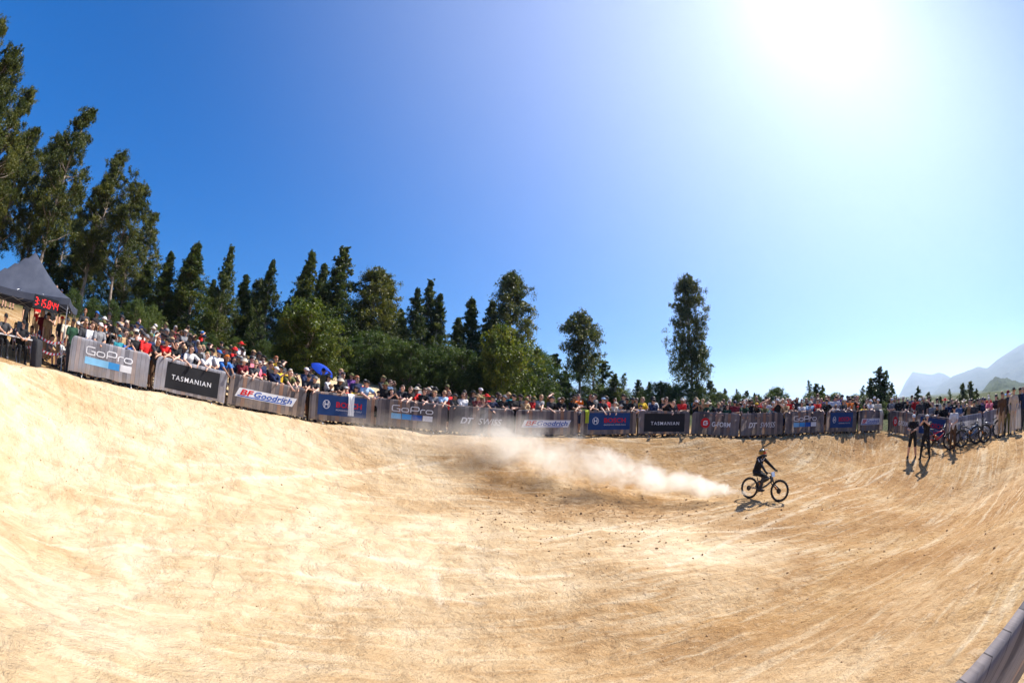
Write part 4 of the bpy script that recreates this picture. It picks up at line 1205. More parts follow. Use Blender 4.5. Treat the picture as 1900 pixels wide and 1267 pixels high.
# the dark row of young gums behind the crowd
for k, (px, top, rho, v, w) in enumerate([(322, 470, 34, 0, 1.0), (352, 470, 36, 1, 1.0), (373, 455, 33, 2, 1.1), (400, 520, 37, 1, 1.0), (430, 458, 34, 3, .8), (455, 512, 36, 0, 1.0), (486, 520, 38, 2, 1.0), (510, 483, 35, 1, .85), (536, 560, 40, 3, 1.0),
                                  (576, 468, 36, 2, .9), (602, 493, 38, 0, .8), (640, 461, 35, 3, 1.05), (668, 560, 40, 1, 1.0), (706, 502, 36, 0, 1.1), (726, 520, 38, 2, 1.0), (773, 535, 37, 1, .95), (800, 521, 39, 3, .8), (816, 545, 38, 0, 1.0),
                                  (880, 556, 36, 2, 1.15), (915, 560, 38, 3, 1.0), (340, 520, 41, 2, 1.2), (150, 430, 38, 0, 1.1), (195, 445, 40, 1, 1.1), (235, 470, 38, 2, 1.1), (278, 485, 36, 3, 1.1), (105, 430, 42, 1, 1.2), (308, 500, 36, 0, 1.1), (415, 545, 42, 3, 1.2), (470, 560, 42, 1, 1.3), (550, 540, 42, 0, 1.1), (622, 540, 42, 2, 1.2), (686, 545, 42, 3, 1.1), (745, 575, 42, 1, 1.2), (845, 590, 42, 0, 1.2)]):
    tree('lone' if k in (6, 13) else 'cone', px, top, rho, v, wide=w * rng.uniform(.95, 1.4))
tree('lone', 952, 508, 36, 0, wide=1.0, spin=1.0)
tree('round', 578, 560, 26.5, 0, wide=1.1); tree('round', 545, 590, 27.5, 1, wide=1.0); tree('round', 612, 612, 26, 1, wide=.9); tree('round', 940, 610, 28, 1, wide=.85); tree('round', 925, 640, 28.5, 0, wide=.8)
tree('top', 1078, 583, 38, 0, wide=1.0, spin=.4)
tree('lone', 1278, 515, 40, 0, wide=.78, spin=2.6)
for px, top, rho, v, w in [(255, 560, 24.5, 0, 1), (140, 540, 27, 1, 1), (175, 555, 28, 2, 1.1), (210, 560, 27, 0, 1.1), (285, 570, 27, 2, 1.0), (300, 590, 29, 1, 1.2), (350, 590, 30, 2, 1.2), (395, 600, 30, 0, 1.2), (440, 605, 30, 1, 1.2), (490, 610, 30, 2, 1.1), (640, 620, 30, 0, 1.1), (665, 610, 30, 1, 1.2), (700, 600, 31, 2, 1.2),
                        (735, 612, 30, 0, 1.1), (765, 618, 29, 1, 1.0), (800, 630, 29, 2, 1.0), (828, 625, 30, 0, 1.1), (860, 630, 29, 1, 1.0), (885, 650, 29, 2, 1.0), (970, 650, 31, 0, .9), (1000, 655, 33, 1, .9)]:
    tree('wattle', px, top + (22 if 290 < px < 960 else 0), rho, v, wide=w)
for k, (px, top, rho) in enumerate([(985, 650, 34), (1028, 658, 36), (1050, 690, 38), (1105, 655, 40), (1122, 670, 42), (1142, 695, 40), (1160, 692, 44), (1185, 705, 42), (1205, 710, 45), (1228, 707, 42), (1243, 715, 46), (1262, 722, 44), (1300, 712, 42), (1318, 706, 40),
                               (1345, 722, 42), (1368, 722, 42), (1385, 725, 45), (1400, 730, 44), (1428, 722, 42), (1446, 727, 44), (1408, 732, 48), (1502, 706, 40), (1516, 712, 38), (1526, 716, 40), (1602, 715, 38), (1616, 702, 36), (1632, 683, 36), (1642, 688, 37), (1590, 735, 38), (1655, 712, 38), (1650, 730, 38)]):
    tree('sapling' if k % 3 else 'wisp', px, top, rho, k, wide=1.5 if top < 700 and px > 1450 else 1.25)
for k, (px, top, rho, w) in enumerate([(1683, 738, 38, 1.4), (1703, 718, 36, 1.1), (1722, 728, 38, 1.3), (1745, 735, 40, 1.3), (1762, 722, 38, 1.2), (1785, 712, 36, 1.2), (1800, 708, 37, 1.4), (1812, 722, 38, 1.4), (1835, 728, 40, 1.4), (1715, 745, 34, 1.6), (1740, 748, 34, 1.6), (1772, 742, 34, 1.6), (1822, 740, 34, 1.6), (1850, 735, 36, 1.5)]):
    tree('sapling' if k % 4 else 'wisp', px, top, rho, k + 1, wide=w)
for k in range(18):
    px = 1010 + k * 36
    if 1450 < px < 1490: continue
    tree('wattle', px, 712 + (k * 37) % 17 + (8 if px > 1330 else 0), 37 + (k * 7) % 6, k, wide=1.25)
for k, (px, top, rho) in enumerate([(1665, 752, 33), (1690, 752, 31), (1712, 755, 33), (1735, 754, 31), (1758, 752, 33), (1782, 752, 31), (1806, 748, 33), (1830, 745, 31), (1855, 742, 34), (1880, 735, 36), (1900, 728, 40), (1640, 748, 34)]):
    tree('wattle', px, top, rho, k, wide=1.5)
DESC = dict(tall=('tall ragged gum tree with pale trunk', 'on the left slope', 'tall gums on the left slope'), cone=('dark pointed young gum tree', 'in row behind the crowd', 'young gums behind the crowd'),
            round=('yellow-green broadleaf tree', 'behind the crowd', 'broadleaf trees behind the crowd'), wattle=('soft green wattle bush', 'behind the crowd', 'bushes behind the crowd'),
            sapling=('slender young sapling', 'along the skyline', 'saplings along the skyline'), wisp=('thin wispy sapling', 'along the skyline', 'saplings along the skyline'))
BIG = ['first', 'second', 'third', 'fourth', 'fifth', 'sixth', 'seventh', 'eighth', 'ninth']
def ordinal(n):
    if n <= 20: return ORD[n - 1]
    tens = {2: 'twenty', 3: 'thirty', 4: 'forty', 5: 'fifty'}[n // 10]
    return tens + '-' + BIG[n % 10 - 1] if n % 10 else {3: 'thirtieth', 4: 'fortieth', 5: 'fiftieth', 2: 'twentieth'}[n // 10]
for kd, (ds, where, grp) in DESC.items():
    sel = sorted([t for t in TREES if t[1] == kd], key=lambda t: t[2])
    for k, (o, _, px, lb, g) in enumerate(sel):
        tag(o, f'{ds} {where}, {ordinal(k + 1)} from the left', 'bush' if kd == 'wattle' else 'tree', grp)
for o, kd, px, lb, g in TREES:
    if kd == 'top': tag(o, 'lone gum tree with bushy top leaning right above the crowd', 'tree')
    if kd == 'lone': tag(o, 'tall solitary gum tree standing against the pale sky' if px > 1200 else 'broad dark gum tree at the right end of the tree row' if px > 900 else f'loose crowned gum tree between the pointed gums, {"left" if px < 600 else "right"} of the blue umbrella', 'tree')

# ------------------------------------------------------------------ mountains
def rock_forest(name, c1, c2, sc):
    t = NT(name); co = t.coord('Object')
    f = t.noise(co, sc, 8, .7)
    t.bump(f, .8, 30 * .02 / sc)
    return t.fin(t.ramp(f, [(0.35, c1), (0.65, c2)]), .95, 0, .1)
def mountain(name, sil, rho, depth, mat, label, rough, seed):
    """sil: (pixel x, pixel y) of the skyline; a ridge of that shape at distance rho that slopes away to both sides"""
    az, el = [], []
    for px, py in sil:
        d = ray(px, py); az.append(math.atan2(d.x, d.y)); el.append(d.z / math.hypot(d.x, d.y))
    A = np.linspace(az[0], az[-1], 260); E = np.interp(A, az, el)
    nd = 60; V = []
    for j in range(nd + 1):
        q = -1 + 2 * j / nd
        r = rho + depth * q
        ridge = (E * rho + CAMZ) * np.maximum(0, 1 - abs(q) ** 1.15)
        x, y = r * np.sin(A), r * np.cos(A)
        nz = fbm(x / (rho * .03), y / (rho * .03), 5, seed, .55) * rough * (ridge / (ridge.max() + 1) + .05) * (1.0 if abs(q) > .02 else .35)
        V.append(np.stack([x, y, ridge + nz - 6.0], 1))
    V = np.concatenate(V); n = len(A)
    ii = (np.arange(nd)[:, None] * n + np.arange(n - 1)[None, :]).ravel()
    tag(link(name, np_mesh(name, V, np.stack([ii, ii + n, ii + n + 1, ii + 1], 1), [mat], True)), label, None, None, 'structure')
mountain('mountain', [(1560, 778), (1640, 762), (1668, 733), (1680, 708), (1693, 689), (1712, 692), (1728, 694), (1740, 691), (1752, 693), (1765, 700), (1800, 720), (1860, 730), (1960, 760)], 5200, 1500,
         rock_forest('far_forest', (0.03, 0.045, 0.03), (0.10, 0.11, 0.09), .004), 'pale far mountain with a sharp peak on the right skyline', 26, 5)
mountain('mountain', [(1660, 772), (1720, 738), (1745, 712), (1768, 696), (1790, 688), (1812, 680), (1832, 681), (1848, 668), (1866, 655), (1885, 643), (1900, 634), (1960, 610), (2060, 640), (2200, 760)], 4000, 1300,
         rock_forest('mid_forest', (0.03, 0.045, 0.028), (0.09, 0.10, 0.075), .005), 'long blue mountain ridge rising towards the right edge', 26, 8)
mountain('hill', [(1730, 790), (1790, 752), (1806, 735), (1820, 722), (1835, 706), (1850, 695), (1866, 699), (1882, 700), (1900, 706), (1960, 700), (2100, 760), (2200, 800)], 950, 330,
         rock_forest('near_forest', (0.02, 0.035, 0.016), (0.075, 0.095, 0.04), .05), 'green forested hill below the mountains at the right', 14, 12)

# ------------------------------------------------------------------ bicycles and the rider
M_TYRE = plain('tyre_rubber', (0.02, 0.019, 0.018), 0.8); M_RIM = plain('rim_black', (0.03, 0.03, 0.032), 0.35); M_SPOKE = plain('spoke_steel', (0.45, 0.45, 0.46), 0.3, .9)
M_BLK = plain('black_alloy', (0.02, 0.02, 0.022), 0.35, .3); M_RUB = plain('grip_rubber', (0.02, 0.02, 0.02), 0.8)
FRAME_C = dict(grey=plain('frame_grey', (0.10, 0.11, 0.12), .3), red=plain('frame_red', (0.45, 0.02, 0.03), .3), blue=plain('frame_blue', (0.04, 0.10, 0.22), .3), black=plain('frame_black', (0.025, 0.025, 0.03), .3), silver=plain('frame_silver', (0.35, 0.36, 0.38), .3, .5))
M_GOLD = plain('fork_orange', (0.62, 0.22, 0.03), .3)
WR, WB = 0.365, 1.25
def circle(r, c, n=36, y=0.0): return [(c[0] + r * math.cos(2 * math.pi * k / n), y, c[1] + r * math.sin(2 * math.pi * k / n)) for k in range(n)]
m = MB(); m.tube(circle(WR - .030, (0, 0)), .031, 8, closed=True)
for k in range(44):      # tread blocks
    a = 2 * math.pi * k / 44
    m.box((WR * math.cos(a), (-1) ** k * .011, WR * math.sin(a)), (.022, .018, .012), Matrix.Rotation(-a + math.pi / 2, 3, 'Y'))
TYRE_ME = m.mesh('tyre', M_TYRE)
m = MB(); m.tube(circle(WR - .066, (0, 0)), .014, 6, closed=True); RIM_ME = m.mesh('rim', M_RIM)
m = MB()
for k in range(24):
    a = 2 * math.pi * k / 24; b = a + (.45 if k % 2 else -.45); sy = .028 if (k // 2) % 2 else -.028
    m.tube([(.028 * math.cos(b), sy, .028 * math.sin(b)), ((WR - .07) * math.cos(a), 0, (WR - .07) * math.sin(a))], .0016, 4, cap=False)
SPOKE_ME = m.mesh('spokes', M_SPOKE)
m = MB(); m.tube([(0, -.055, 0), (0, .055, 0)], .024, 10); m.tube([(0, -.062, 0), (0, -.058, 0)], .09, 20); HUB_ME = m.mesh('hub', M_BLK)
BIKE_PARTS = []
def bike_meshes():
    P = {}
    ra, fa, bb = (0, 0, WR), (WB, 0, WR), Vector((.44, 0, .345))
    hb, ht = Vector((.905, 0, .665)), Vector((.865, 0, .80)); st = Vector((.30, 0, .70))
    m = MB(); m.tube([ht + Vector((.005, 0, -.03)), (.60, 0, .715), (.33, 0, .60)], [.024, .022, .022], 8)
    m.tube([hb, (.70, 0, .50), bb + Vector((.04, 0, .03))], [.030, .036, .038], 8); m.tube([bb, (.33, 0, .60), st], [.026, .022, .02], 8); m.tube([hb, ht], .031, 10)
    m.ell(bb, (.055, .045, .055), nu=10, nv=6)
    P['frame'] = m.mesh('frame', FRAME_C['grey'])
    m = MB()
    for sy in (-.065, .065):
        m.tube([(bb.x - .01, sy * .6, bb.z + .02), (.15, sy, .38), (0, sy, WR)], .013, 6); m.tube([(0, sy, WR), (.20, sy * .9, .56), (.345, sy * .4, .585)], .011, 6)
    P['swingarm'] = m.mesh('swingarm', FRAME_C['grey'])
    m = MB(); m.tube([(.36, 0, .585), (.47, 0, .47)], .022, 8); m.tube([(.35, 0, .59), (.58, 0, .50)], .014, 8); P['shock'] = m.mesh('shock', M_GOLD)
    m = MB()
    for sy in (-.072, .072):
        m.tube([ht + Vector((-.005, sy, .03)), hb + Vector((.03, sy, -.08))], .018, 8); m.tube([hb + Vector((.03, sy, -.08)), (WB + .0, sy, WR)], [.021, .024], 8)
    m.box(hb + Vector((0, 0, -.02)), (.06, .19, .03)); m.box(ht + Vector((0, 0, .025)), (.06, .19, .022)); m.tube([(1.05, -.07, .50), (1.07, 0, .74), (1.05, .07, .50)], .008, 6)
    P['fork'] = m.mesh('fork', M_BLK)
    m = MB(); m.box((1.135, -.088, .455), (.10, .006, .07), Matrix.Rotation(R(58), 3, 'Y')); P['fork_decal'] = m.mesh('fork_decal', M_GOLD)
    m = MB(); m.tube([(.82, -.385, .965), (.86, -.22, .955), (.885, -.06, .90), (.885, .06, .90), (.86, .22, .955), (.82, .385, .965)], .0155, 8); m.box((.885, 0, .875), (.05, .06, .06))
    for sy in (-1, 1): m.tube([(.85, sy * .25, .955), (.91, sy * .27, .95), (.90, sy * .36, .945)], .006, 5)
    P['handlebar'] = m.mesh('handlebar', M_BLK)
    for sy in (-1, 1):
        m = MB(); m.tube([(.846, sy * .27, .957), (.82, sy * .388, .966)], .021, 8); P['grip' + ('r' if sy < 0 else 'l')] = m.mesh('grip', M_RUB)
    m = MB()
    m.rings([[(x, w * c_, z + h * s_) for c_, s_ in [(math.cos(2 * math.pi * k / 10), math.sin(2 * math.pi * k / 10)) for k in range(10)]] for x, w, h, z in [(.10, .05, .015, .815), (.13, .07, .022, .81), (.20, .06, .022, .80), (.29, .028, .018, .80), (.37, .018, .012, .795)]])
    m.tube([st, (.25, 0, .795)], .014, 8)
    P['saddle'] = m.mesh('saddle', M_RUB)
    m = MB(); m.tube([(bb.x, -.045, bb.z), (bb.x, -.052, bb.z)], .075, 24); m.tube([(bb.x, -.09, bb.z), (bb.x, .09, bb.z)], .012, 8)
    m.tube([(bb.x, -.085, bb.z), (bb.x + .165, -.095, bb.z - .03)], .012, 6); m.tube([(bb.x, .085, bb.z), (bb.x - .165, .095, bb.z + .03)], .012, 6)
    P['crank'] = m.mesh('crank', M_BLK)
    for sy, sx in ((-1, 1), (1, -1)):
        m = MB(); m.box((bb.x + sx * .165, sy * .150, bb.z - sx * .03), (.10, .10, .018)); P['pedal' + str(sx)] = m.mesh('pedal', M_BLK)
    m = MB(); m.tube([(bb.x, -.049, bb.z + .072), (0, -.045, WR + .05)], .004, 4); m.tube([(bb.x, -.049, bb.z - .072), (.02, -.045, WR - .12), (0, -.045, WR - .07)], .004, 4); m.tube([(0, -.05, WR), (0, -.035, WR)], .065, 18)
    P['chain'] = m.mesh('chain', M_BLK)
    m = MB(); m.box((.93, 0, .88), (.012, .20, .16), Matrix.Rotation(R(-18), 3, 'Y')); P['number_plate'] = m.mesh('number_plate', plain('plate_pale_blue', (0.30, 0.38, 0.52), .5))
    return P
BIKE_ME = bike_meshes()
def bicycle(rear, front, up_tilt, colour, label, plate=False, steer=0.0):
    """rear and front: contact points of the wheels"""
    rear, front = Vector(rear), Vector(front); X = (front - rear).normalized()
    Y = Vector((0, 0, 1)).cross(X).normalized(); Z = X.cross(Y)
    o = empty('bicycle')
    o.matrix_world = Matrix.Translation(rear) @ Matrix((X, Y, Z)).transposed().to_4x4() @ Matrix.Rotation(up_tilt, 4, 'X')
    tag(o, label, 'bicycle')
    for nm, me in BIKE_ME.items():
        if nm == 'number_plate' and not plate: continue
        c = link(nm.rstrip('lr-1') if nm.startswith(('grip', 'pedal')) else nm, me, o)
        if nm in ('frame', 'swingarm'):
            c.material_slots[0].link = 'OBJECT'; c.material_slots[0].material = FRAME_C[colour]
    for x, stg in ((0, 0), (WB, steer)):
        w = link('wheel', RIM_ME, o); w.location = (x, 0, WR); w.rotation_euler = (0, rng.uniform(0, 6), 0) if not stg else (0, 0, stg)
        link('tyre', TYRE_ME, w); link('spokes', SPOKE_ME, w); link('hub', HUB_ME, w)
    return o
# the racing bicycle: front contact under its pixel, heading found from the rear contact's pixel
pf = hit(1444, 931)
best = None
for k in range(200):
    a = R(200 - k * .9)                              # heading measured from +X
    hv = Vector((math.cos(a), math.sin(a)))
    if hv.x < 0.1 or hv.y > 0: continue
    q = pf - Vector((hv.x, hv.y, 0)) * WB; q.z = gz(q.x, q.y)
    e = abs(project(q)[0] - 1389)
    if best is None or e < best[0]: best = (e, q)
if best is None or best[0] > 12:
    q = hit(1389, 925); d = (pf - q).normalized(); q = pf - d * WB; q.z = gz(q.x, q.y); best = (0, q)
pr = best[1]
RACE = bicycle(pr, pf, R(-2), 'grey', 'mountain bike with black wheels ridden across the dirt in front of the dust', plate=True)
B = Body()
SK2, JER, GLV, PNT, PN2, SHO2, WHT = range(7)
def rider_body():
    hip = Vector((.225, 0, .945)); ch = Vector((.335, 0, 1.28)); nk = Vector((.385, 0, 1.43)); hc = Vector((.425, 0, 1.555))
    # x is forward here, so flattened torso limbs are laid as pairs across y
    for sy in (-1, 1):
        B.limb(hip + Vector((0, sy * .055, 0)), hip + Vector((.04, sy * .05, .10)), .115, .108, PNT)
        B.limb(hip + Vector((.04, sy * .05, .10)), ch + Vector((0, sy * .06, 0)), .105, .108, JER)
        B.limb(ch + Vector((0, sy * .06, 0)), nk + Vector((-.01, sy * .09, -.03)), .105, .07, JER)
        sh = nk + Vector((-.015, sy * .17, -.05)); hd = Vector((.815, sy * .33, .985))
        el, hw = ik(sh, hd, .305, .29, (-.15, sy * 1.0, -.35))
        B.limb(nk + Vector((-.015, sy * .06, -.03)), sh, .075, .07, JER); B.limb(sh, el, .068, .052, JER); B.limb(el, hw, .052, .036, JER)
        add_hand(B, hw, (.55, sy * .15, -.25), (.2, 0, -1), 1.0, .95, GLV)
        hp = hip + Vector((0.02, sy * .085, -.02)); fx = 1 if sy < 0 else -1
        an = Vector((.44 + fx * .165 - .045, sy * .15, .345 - fx * .03 + .105))
        kn, an = ik(hp, an, .43, .42, (1, sy * .22, .35))
        B.limb(hp, kn, .105, .072, PNT); B.limb(kn, kn.lerp(an, .35), .070, .066, PN2); B.limb(kn.lerp(an, .35), an, .064, .048, PN2)
        B.limb(an + Vector((-.045, 0, -.055)), an + Vector((.14, sy * .01, -.060)), .045, .036, SHO2)
        B.limb(sh + Vector((-.02, sy * .03, .045)), sh.lerp(el, .55) + Vector((.0, sy * .045, .025)), .020, .016, WHT)
        B.limb(ch + Vector((.085, sy * .03, .02)), nk + Vector((.075, sy * .10, -.06)), .020, .014, WHT)
    B.limb(nk + Vector((-.085, -.07, -.06)), hip + Vector((-.065, -.085, .16)), .014, .012, WHT)
    B.limb(nk, hc + Vector((-.01, 0, -.06)), .06, .058, SK2); B.limb(hc, hc + Vector((.01, 0, -.04)), .088, .075, SK2)
    return hc
hc_ = rider_body()
rme = B.mesh('rider', .0105, 2)
for mt in (SKINS[1], CLOTH['black'], CLOTH['black'], CLOTH['black'], CLOTH['charcoal'], CLOTH['charcoal'], CLOTH['white']): rme.materials.append(mt)
RID = link('person', rme)
RID.matrix_world = RACE.matrix_world.copy()
tag(RID, 'rider in black with white flashes and full-face helmet riding the mountain bike', 'person')
hm = Matrix.Translation(hc_) @ Matrix.Rotation(R(90), 4, 'Z') @ Matrix.Rotation(R(-6), 4, 'X')     # helmet is built facing -Y
M_HELM = plain('helmet_yellow', (0.30, 0.17, 0.015), .3); M_HELW = plain('helmet_pale', (0.40, 0.50, 0.60), .3); M_HELR = plain('helmet_red', (0.60, 0.06, 0.02), .3)
m = MB(); dome(m, (.118, .140), .0, .135, 20, 7, .015, 0)
m.rings([[(.118 * math.cos(a), .015 + .140 * math.sin(a), z) for a in [2 * math.pi * k / 20 for k in range(20)] ] for z in (0.0, -.03)], 0)
m.rings([[(s_ * x, y, z) for x, y, z in ((.114, .02, -.03), (.118, -.02, -.035), (.108, -.10, -.07), (.05, -.165, -.085), (0, -.175, -.085))] for s_ in (1,)] + [[(x, y, z - .055) for x, y, z in ((.108, .03, -.03), (.112, -.02, -.05), (.10, -.09, -.07), (.045, -.15, -.085), (0, -.16, -.085))]], 0, cap=False)
HELM = link('helmet', m.mesh('helmet', M_HELM), RID); HELM.matrix_local = hm
m = MB()
for z0, z1 in ((-.06, -.135),):
    arc = [math.pi + math.pi * k / 14 for k in range(15)]
    o_ = [(.112 * math.cos(a), .02 + (.19 if math.sin(a) < 0 else .1) * math.sin(a)) for a in arc]
    i_ = [(x * .82, y * .85) for x, y in o_]
    V = [(x, y, z) for z in (z0, z1) for x, y in o_] + [(x, y, z) for z in (z0, z1) for x, y in i_]
    n = 15; F = []
    for k in range(n - 1):
        F += [(k, k + 1, n + k + 1, n + k), (2 * n + k, 3 * n + k, 3 * n + k + 1, 2 * n + k + 1), (k, 2 * n + k, 2 * n + k + 1, k + 1), (n + k, n + k + 1, 3 * n + k + 1, 3 * n + k)]
    m.add(V, F, 0, True)
link('chin_bar', m.mesh('chin_bar', M_BLK), HELM)
m = MB(); brim(m, (.100, .10), (.105, .235), .085, 14, -.015, .015, math.pi * 1.06, math.pi * 1.94, .012); link('visor', m.mesh('visor', M_HELW), HELM)
m = MB(); m.ell((0, -.095, .005), (.088, .05, .042), nu=14, nv=8); link('goggles', m.mesh('goggles', M_HELR), HELM)
m = MB(); dome(m, (.104, .124), .045, .098, 18, 5, .02); link('shell_top', m.mesh('shell_top', plain('helmet_dark', (0.03, 0.06, 0.07), .3)), HELM)

# parked bicycles against the side barriers
def park(px, py, rho, toward, colour, label, tilt):
    c = at(px, py, rho); d = Vector((toward[0], toward[1])).normalized() * WB / 2
    a = Vector((c.x - d.x, c.y - d.y, gz(c.x - d.x, c.y - d.y) - .01)); b = Vector((c.x + d.x, c.y + d.y, gz(c.x + d.x, c.y + d.y) - .01))
    bicycle(a, b, R(tilt), colour, label, steer=rng.uniform(.05, .3))
e1 = Vector(RIGHT[1][1]) - Vector(RIGHT[1][0]); e2 = Vector(RIGHT[2][1]) - Vector(RIGHT[2][0])
park(1741, 832, 19.7, e1, 'red', 'red mountain bike leaning by the dark blue barrier', 9)
park(1790, 829, 19.7, e2 * -1, 'black', 'black bicycle first in the parked row left of the pale tyre', 9)
park(1806, 826, 19.4, e2, 'blue', 'blue bicycle in the middle of the parked row', 8)
park(1833, 818, 19.6, e2 * -1, 'silver', 'silver bicycle last in the parked row next to the people', 9)

# ------------------------------------------------------------------ tent, timing board, table and crew gear
def rho_for_z(px, py, z):
    d = ray(px, py); return (z - CAMZ) / (d.z / math.hypot(d.x, d.y))
c0 = at(113, 690, 15.5); c0.z = gz(c0.x, c0.y)
EH = 2.28
c1 = at(0, 526, rho_for_z(0, 526, c0.z + EH))
u_ = Vector((c1.x - c0.x, c1.y - c0.y, 0)).normalized(); v_ = Vector((0, 0, 1)).cross(u_)
if v_.dot(Vector((c0.x, c0.y, 0))) < 0: v_ = -v_
TW, TD = 4.6, 3.0
M_CAN = fabric('canopy_cloth', lambda t: t.ramp(t.noise(t.coord(), 2.0, 4), [(0.3, (0.05, 0.058, 0.085)), (0.7, (0.075, 0.085, 0.115))]), 0.18)
tent = empty('marquee_tent', c0)
tent.matrix_world = Matrix.Translation(c0) @ Matrix((u_, v_, Vector((0, 0, 1)))).transposed().to_4x4()
tag(tent, 'charcoal pop-up tent with peaked roof on the bank at the left', 'tent')
AP = 1.5
m = MB(); n = 12; g = []
for j in range(n + 1):
    for i in range(n + 1):
        a, b = i / n, j / n
        e = min(a, b, 1 - a, 1 - b) * 2
        h = AP * (e ** 1.25) * .96 + .04 * e - .10 * (1 - e) * math.sin(math.pi * (a if min(b, 1 - b) < min(a, 1 - a) else b)) * (1 - e)
        g.append((-.06 + (TW + .12) * a, -.06 + (TD + .12) * b, EH + h))
m.add(g, [(j * (n + 1) + i, j * (n + 1) + i + 1, (j + 1) * (n + 1) + i + 1, (j + 1) * (n + 1) + i) for j in range(n) for i in range(n)], 0, True)
link('canopy', m.mesh('canopy', M_CAN), tent)
for (x0, y0, x1, y1) in ((-.06, -.06, TW + .06, -.06), (TW + .06, -.06, TW + .06, TD + .06), (TW + .06, TD + .06, -.06, TD + .06), (-.06, TD + .06, -.06, -.06)):
    V = []
    for k in range(13):
        t = k / 12; sag = -.10 * math.sin(math.pi * t); x, y = x0 + (x1 - x0) * t, y0 + (y1 - y0) * t
        V += [(x, y, EH + sag + .004), (x, y, EH + sag - .20)]
    link('valance', np_mesh('valance', V, [(2 * k, 2 * k + 1, 2 * k + 3, 2 * k + 2) for k in range(12)], [M_CAN], True), tent)
for x in (0, TW):
    for y in (0, TD):
        m = MB(); p = c0 + u_ * x + v_ * y; zb = gz(p.x, p.y) - c0.z
        m.box((x, y, (zb + EH) / 2), (.035, .035, EH - zb)); m.box((x, y, zb + .01), (.09, .09, .012)); link('leg', m.mesh('leg', M_STEEL), tent)
def truss(a, b):
    a, b = Vector(a), Vector(b); m = MB()
    for k in range(4):
        p, q = a.lerp(b, k / 4), a.lerp(b, (k + 1) / 4); d = Vector((0, 0, .34))
        m.tube([p, q - d], .010, 5); m.tube([p - d, q], .010, 5)
    link('truss', m.mesh('truss', M_STEEL), tent)
truss((0, 0, EH - .03), (TW, 0, EH - .03)); truss((TW, 0, EH - .03), (TW, TD, EH - .03)); truss((0, TD, EH - .03), (TW, TD, EH - .03)); truss((0, 0, EH - .03), (0, TD, EH - .03))
# red digital clock under the front edge
M_LED = bpy.data.materials.new('red_led'); M_LED.use_nodes = True
M_LED.node_tree.nodes['Principled BSDF'].inputs['Base Color'].default_value = (0.6, 0.01, 0.01, 1)
M_LED.node_tree.nodes['Principled BSDF'].inputs['Emission Color'].default_value = (1.0, 0.015, 0.01, 1)
M_LED.node_tree.nodes['Principled BSDF'].inputs['Emission Strength'].default_value = 0.8
board = empty('race_clock')
q0, q1 = at(61, 556, 15.35), at(108, 571, 15.35)
bc = (q0 + q1) / 2; bx = (q1 - q0); bx.z *= .8; BL = bx.length * .90; bx.normalize(); by = Vector((0, 0, 1)).cross(bx).normalized(); bz = bx.cross(by)
board.matrix_world = Matrix.Translation(bc - Vector((0, 0, .17))) @ Matrix((bx, by, bz)).transposed().to_4x4()
tag(board, 'black race clock with glowing red digits under the tent edge', 'clock')
m = MB(); m.box((0, .05, .17), (BL + .06, .10, .40)); link('case', m.mesh('case', M_BLK), board)
SEG = {'3': 'abgcd', '1': 'bc', '5': 'afgcd', '8': 'abcdefg', '4': 'fgbc'}
SP = {'a': ((.1, 1), (.9, 1)), 'b': ((1, .95), (1, .55)), 'c': ((1, .45), (1, .05)), 'd': ((.1, 0), (.9, 0)), 'e': ((0, .05), (0, .45)), 'f': ((0, .55), (0, .95)), 'g': ((.1, .5), (.9, .5))}
cw = BL * .098; x = -BL / 2 + .05
for ch in '3:15.844':
    V, F = [], []
    if ch in SEG:
        for sgm in SEG[ch]:
            a, b = SP[sgm]
            v, f = ribbon([(x + a[0] * cw, .06 + a[1] * .22), (x + b[0] * cw, .06 + b[1] * .22)], .026); k = len(V); V += v; F += [tuple(i + k for i in q) for q in f]
        adv = cw * 1.62
    else:
        for yy in ((.11, .21) if ch == ':' else (.07,)):
            v, f = ribbon([(x - .02, yy), (x + .008, yy)], .026)
            me = bpy.data.meshes.new('dot'); me.from_pydata([(a, -.004, b) for a, b in v], [], f); me.materials.append(M_LED); me.update(); link('dot', me, board)
        adv = cw * .45
    x += adv
    if not V: continue
    me = bpy.data.meshes.new('digit'); me.from_pydata([(a, -.004, b) for a, b in V], [], F); me.materials.append(M_LED); me.update()
    link('digit', me, board)
# table with timing gear
ta = at(66, 631, 14.9); g0 = gz(ta.x, ta.y); TH = ta.z - g0
tdir = Vector((u_.x, u_.y, 0)); tb = Vector((0, 0, 1)).cross(tdir)
if tb.dot(Vector((c0.x, c0.y, 0))) < 0: tb = -tb
table = empty('folding_table'); table.matrix_world = Matrix.Translation(Vector((ta.x, ta.y, g0))) @ Matrix((tdir, tb, Vector((0, 0, 1)))).transposed().to_4x4()
tag(table, 'white folding table with timing gear under the tent', 'table')
TL = 2.4
m = MB(); m.box((TL / 2, .38, TH - .02), (TL, .76, .04)); link('tabletop', m.mesh('tabletop', plain('white_plastic', (0.72, 0.72, 0.72), .5)), table)
for x in (.18, TL - .18):
    for y in (.08, .68):
        w = table.matrix_world @ Vector((x, y, 0)); zz = gz(w.x, w.y) - g0
        m = MB(); m.tube([(x, y, zz), (x, y, TH - .04)], .014, 6); link('leg', m.mesh('leg', M_STEEL), table)
def prop(name, label, cat, loc, build, rz=None):
    o = empty(name, loc); o.rotation_euler = (0, 0, math.atan2(tdir.y, tdir.x) if rz is None else rz); tag(o, label, cat); build(o); return o
def tw(x, y, z): return table.matrix_world @ Vector((x, y, z))
M_SCR = plain('dark_screen', (0.015, 0.02, 0.03), .2)
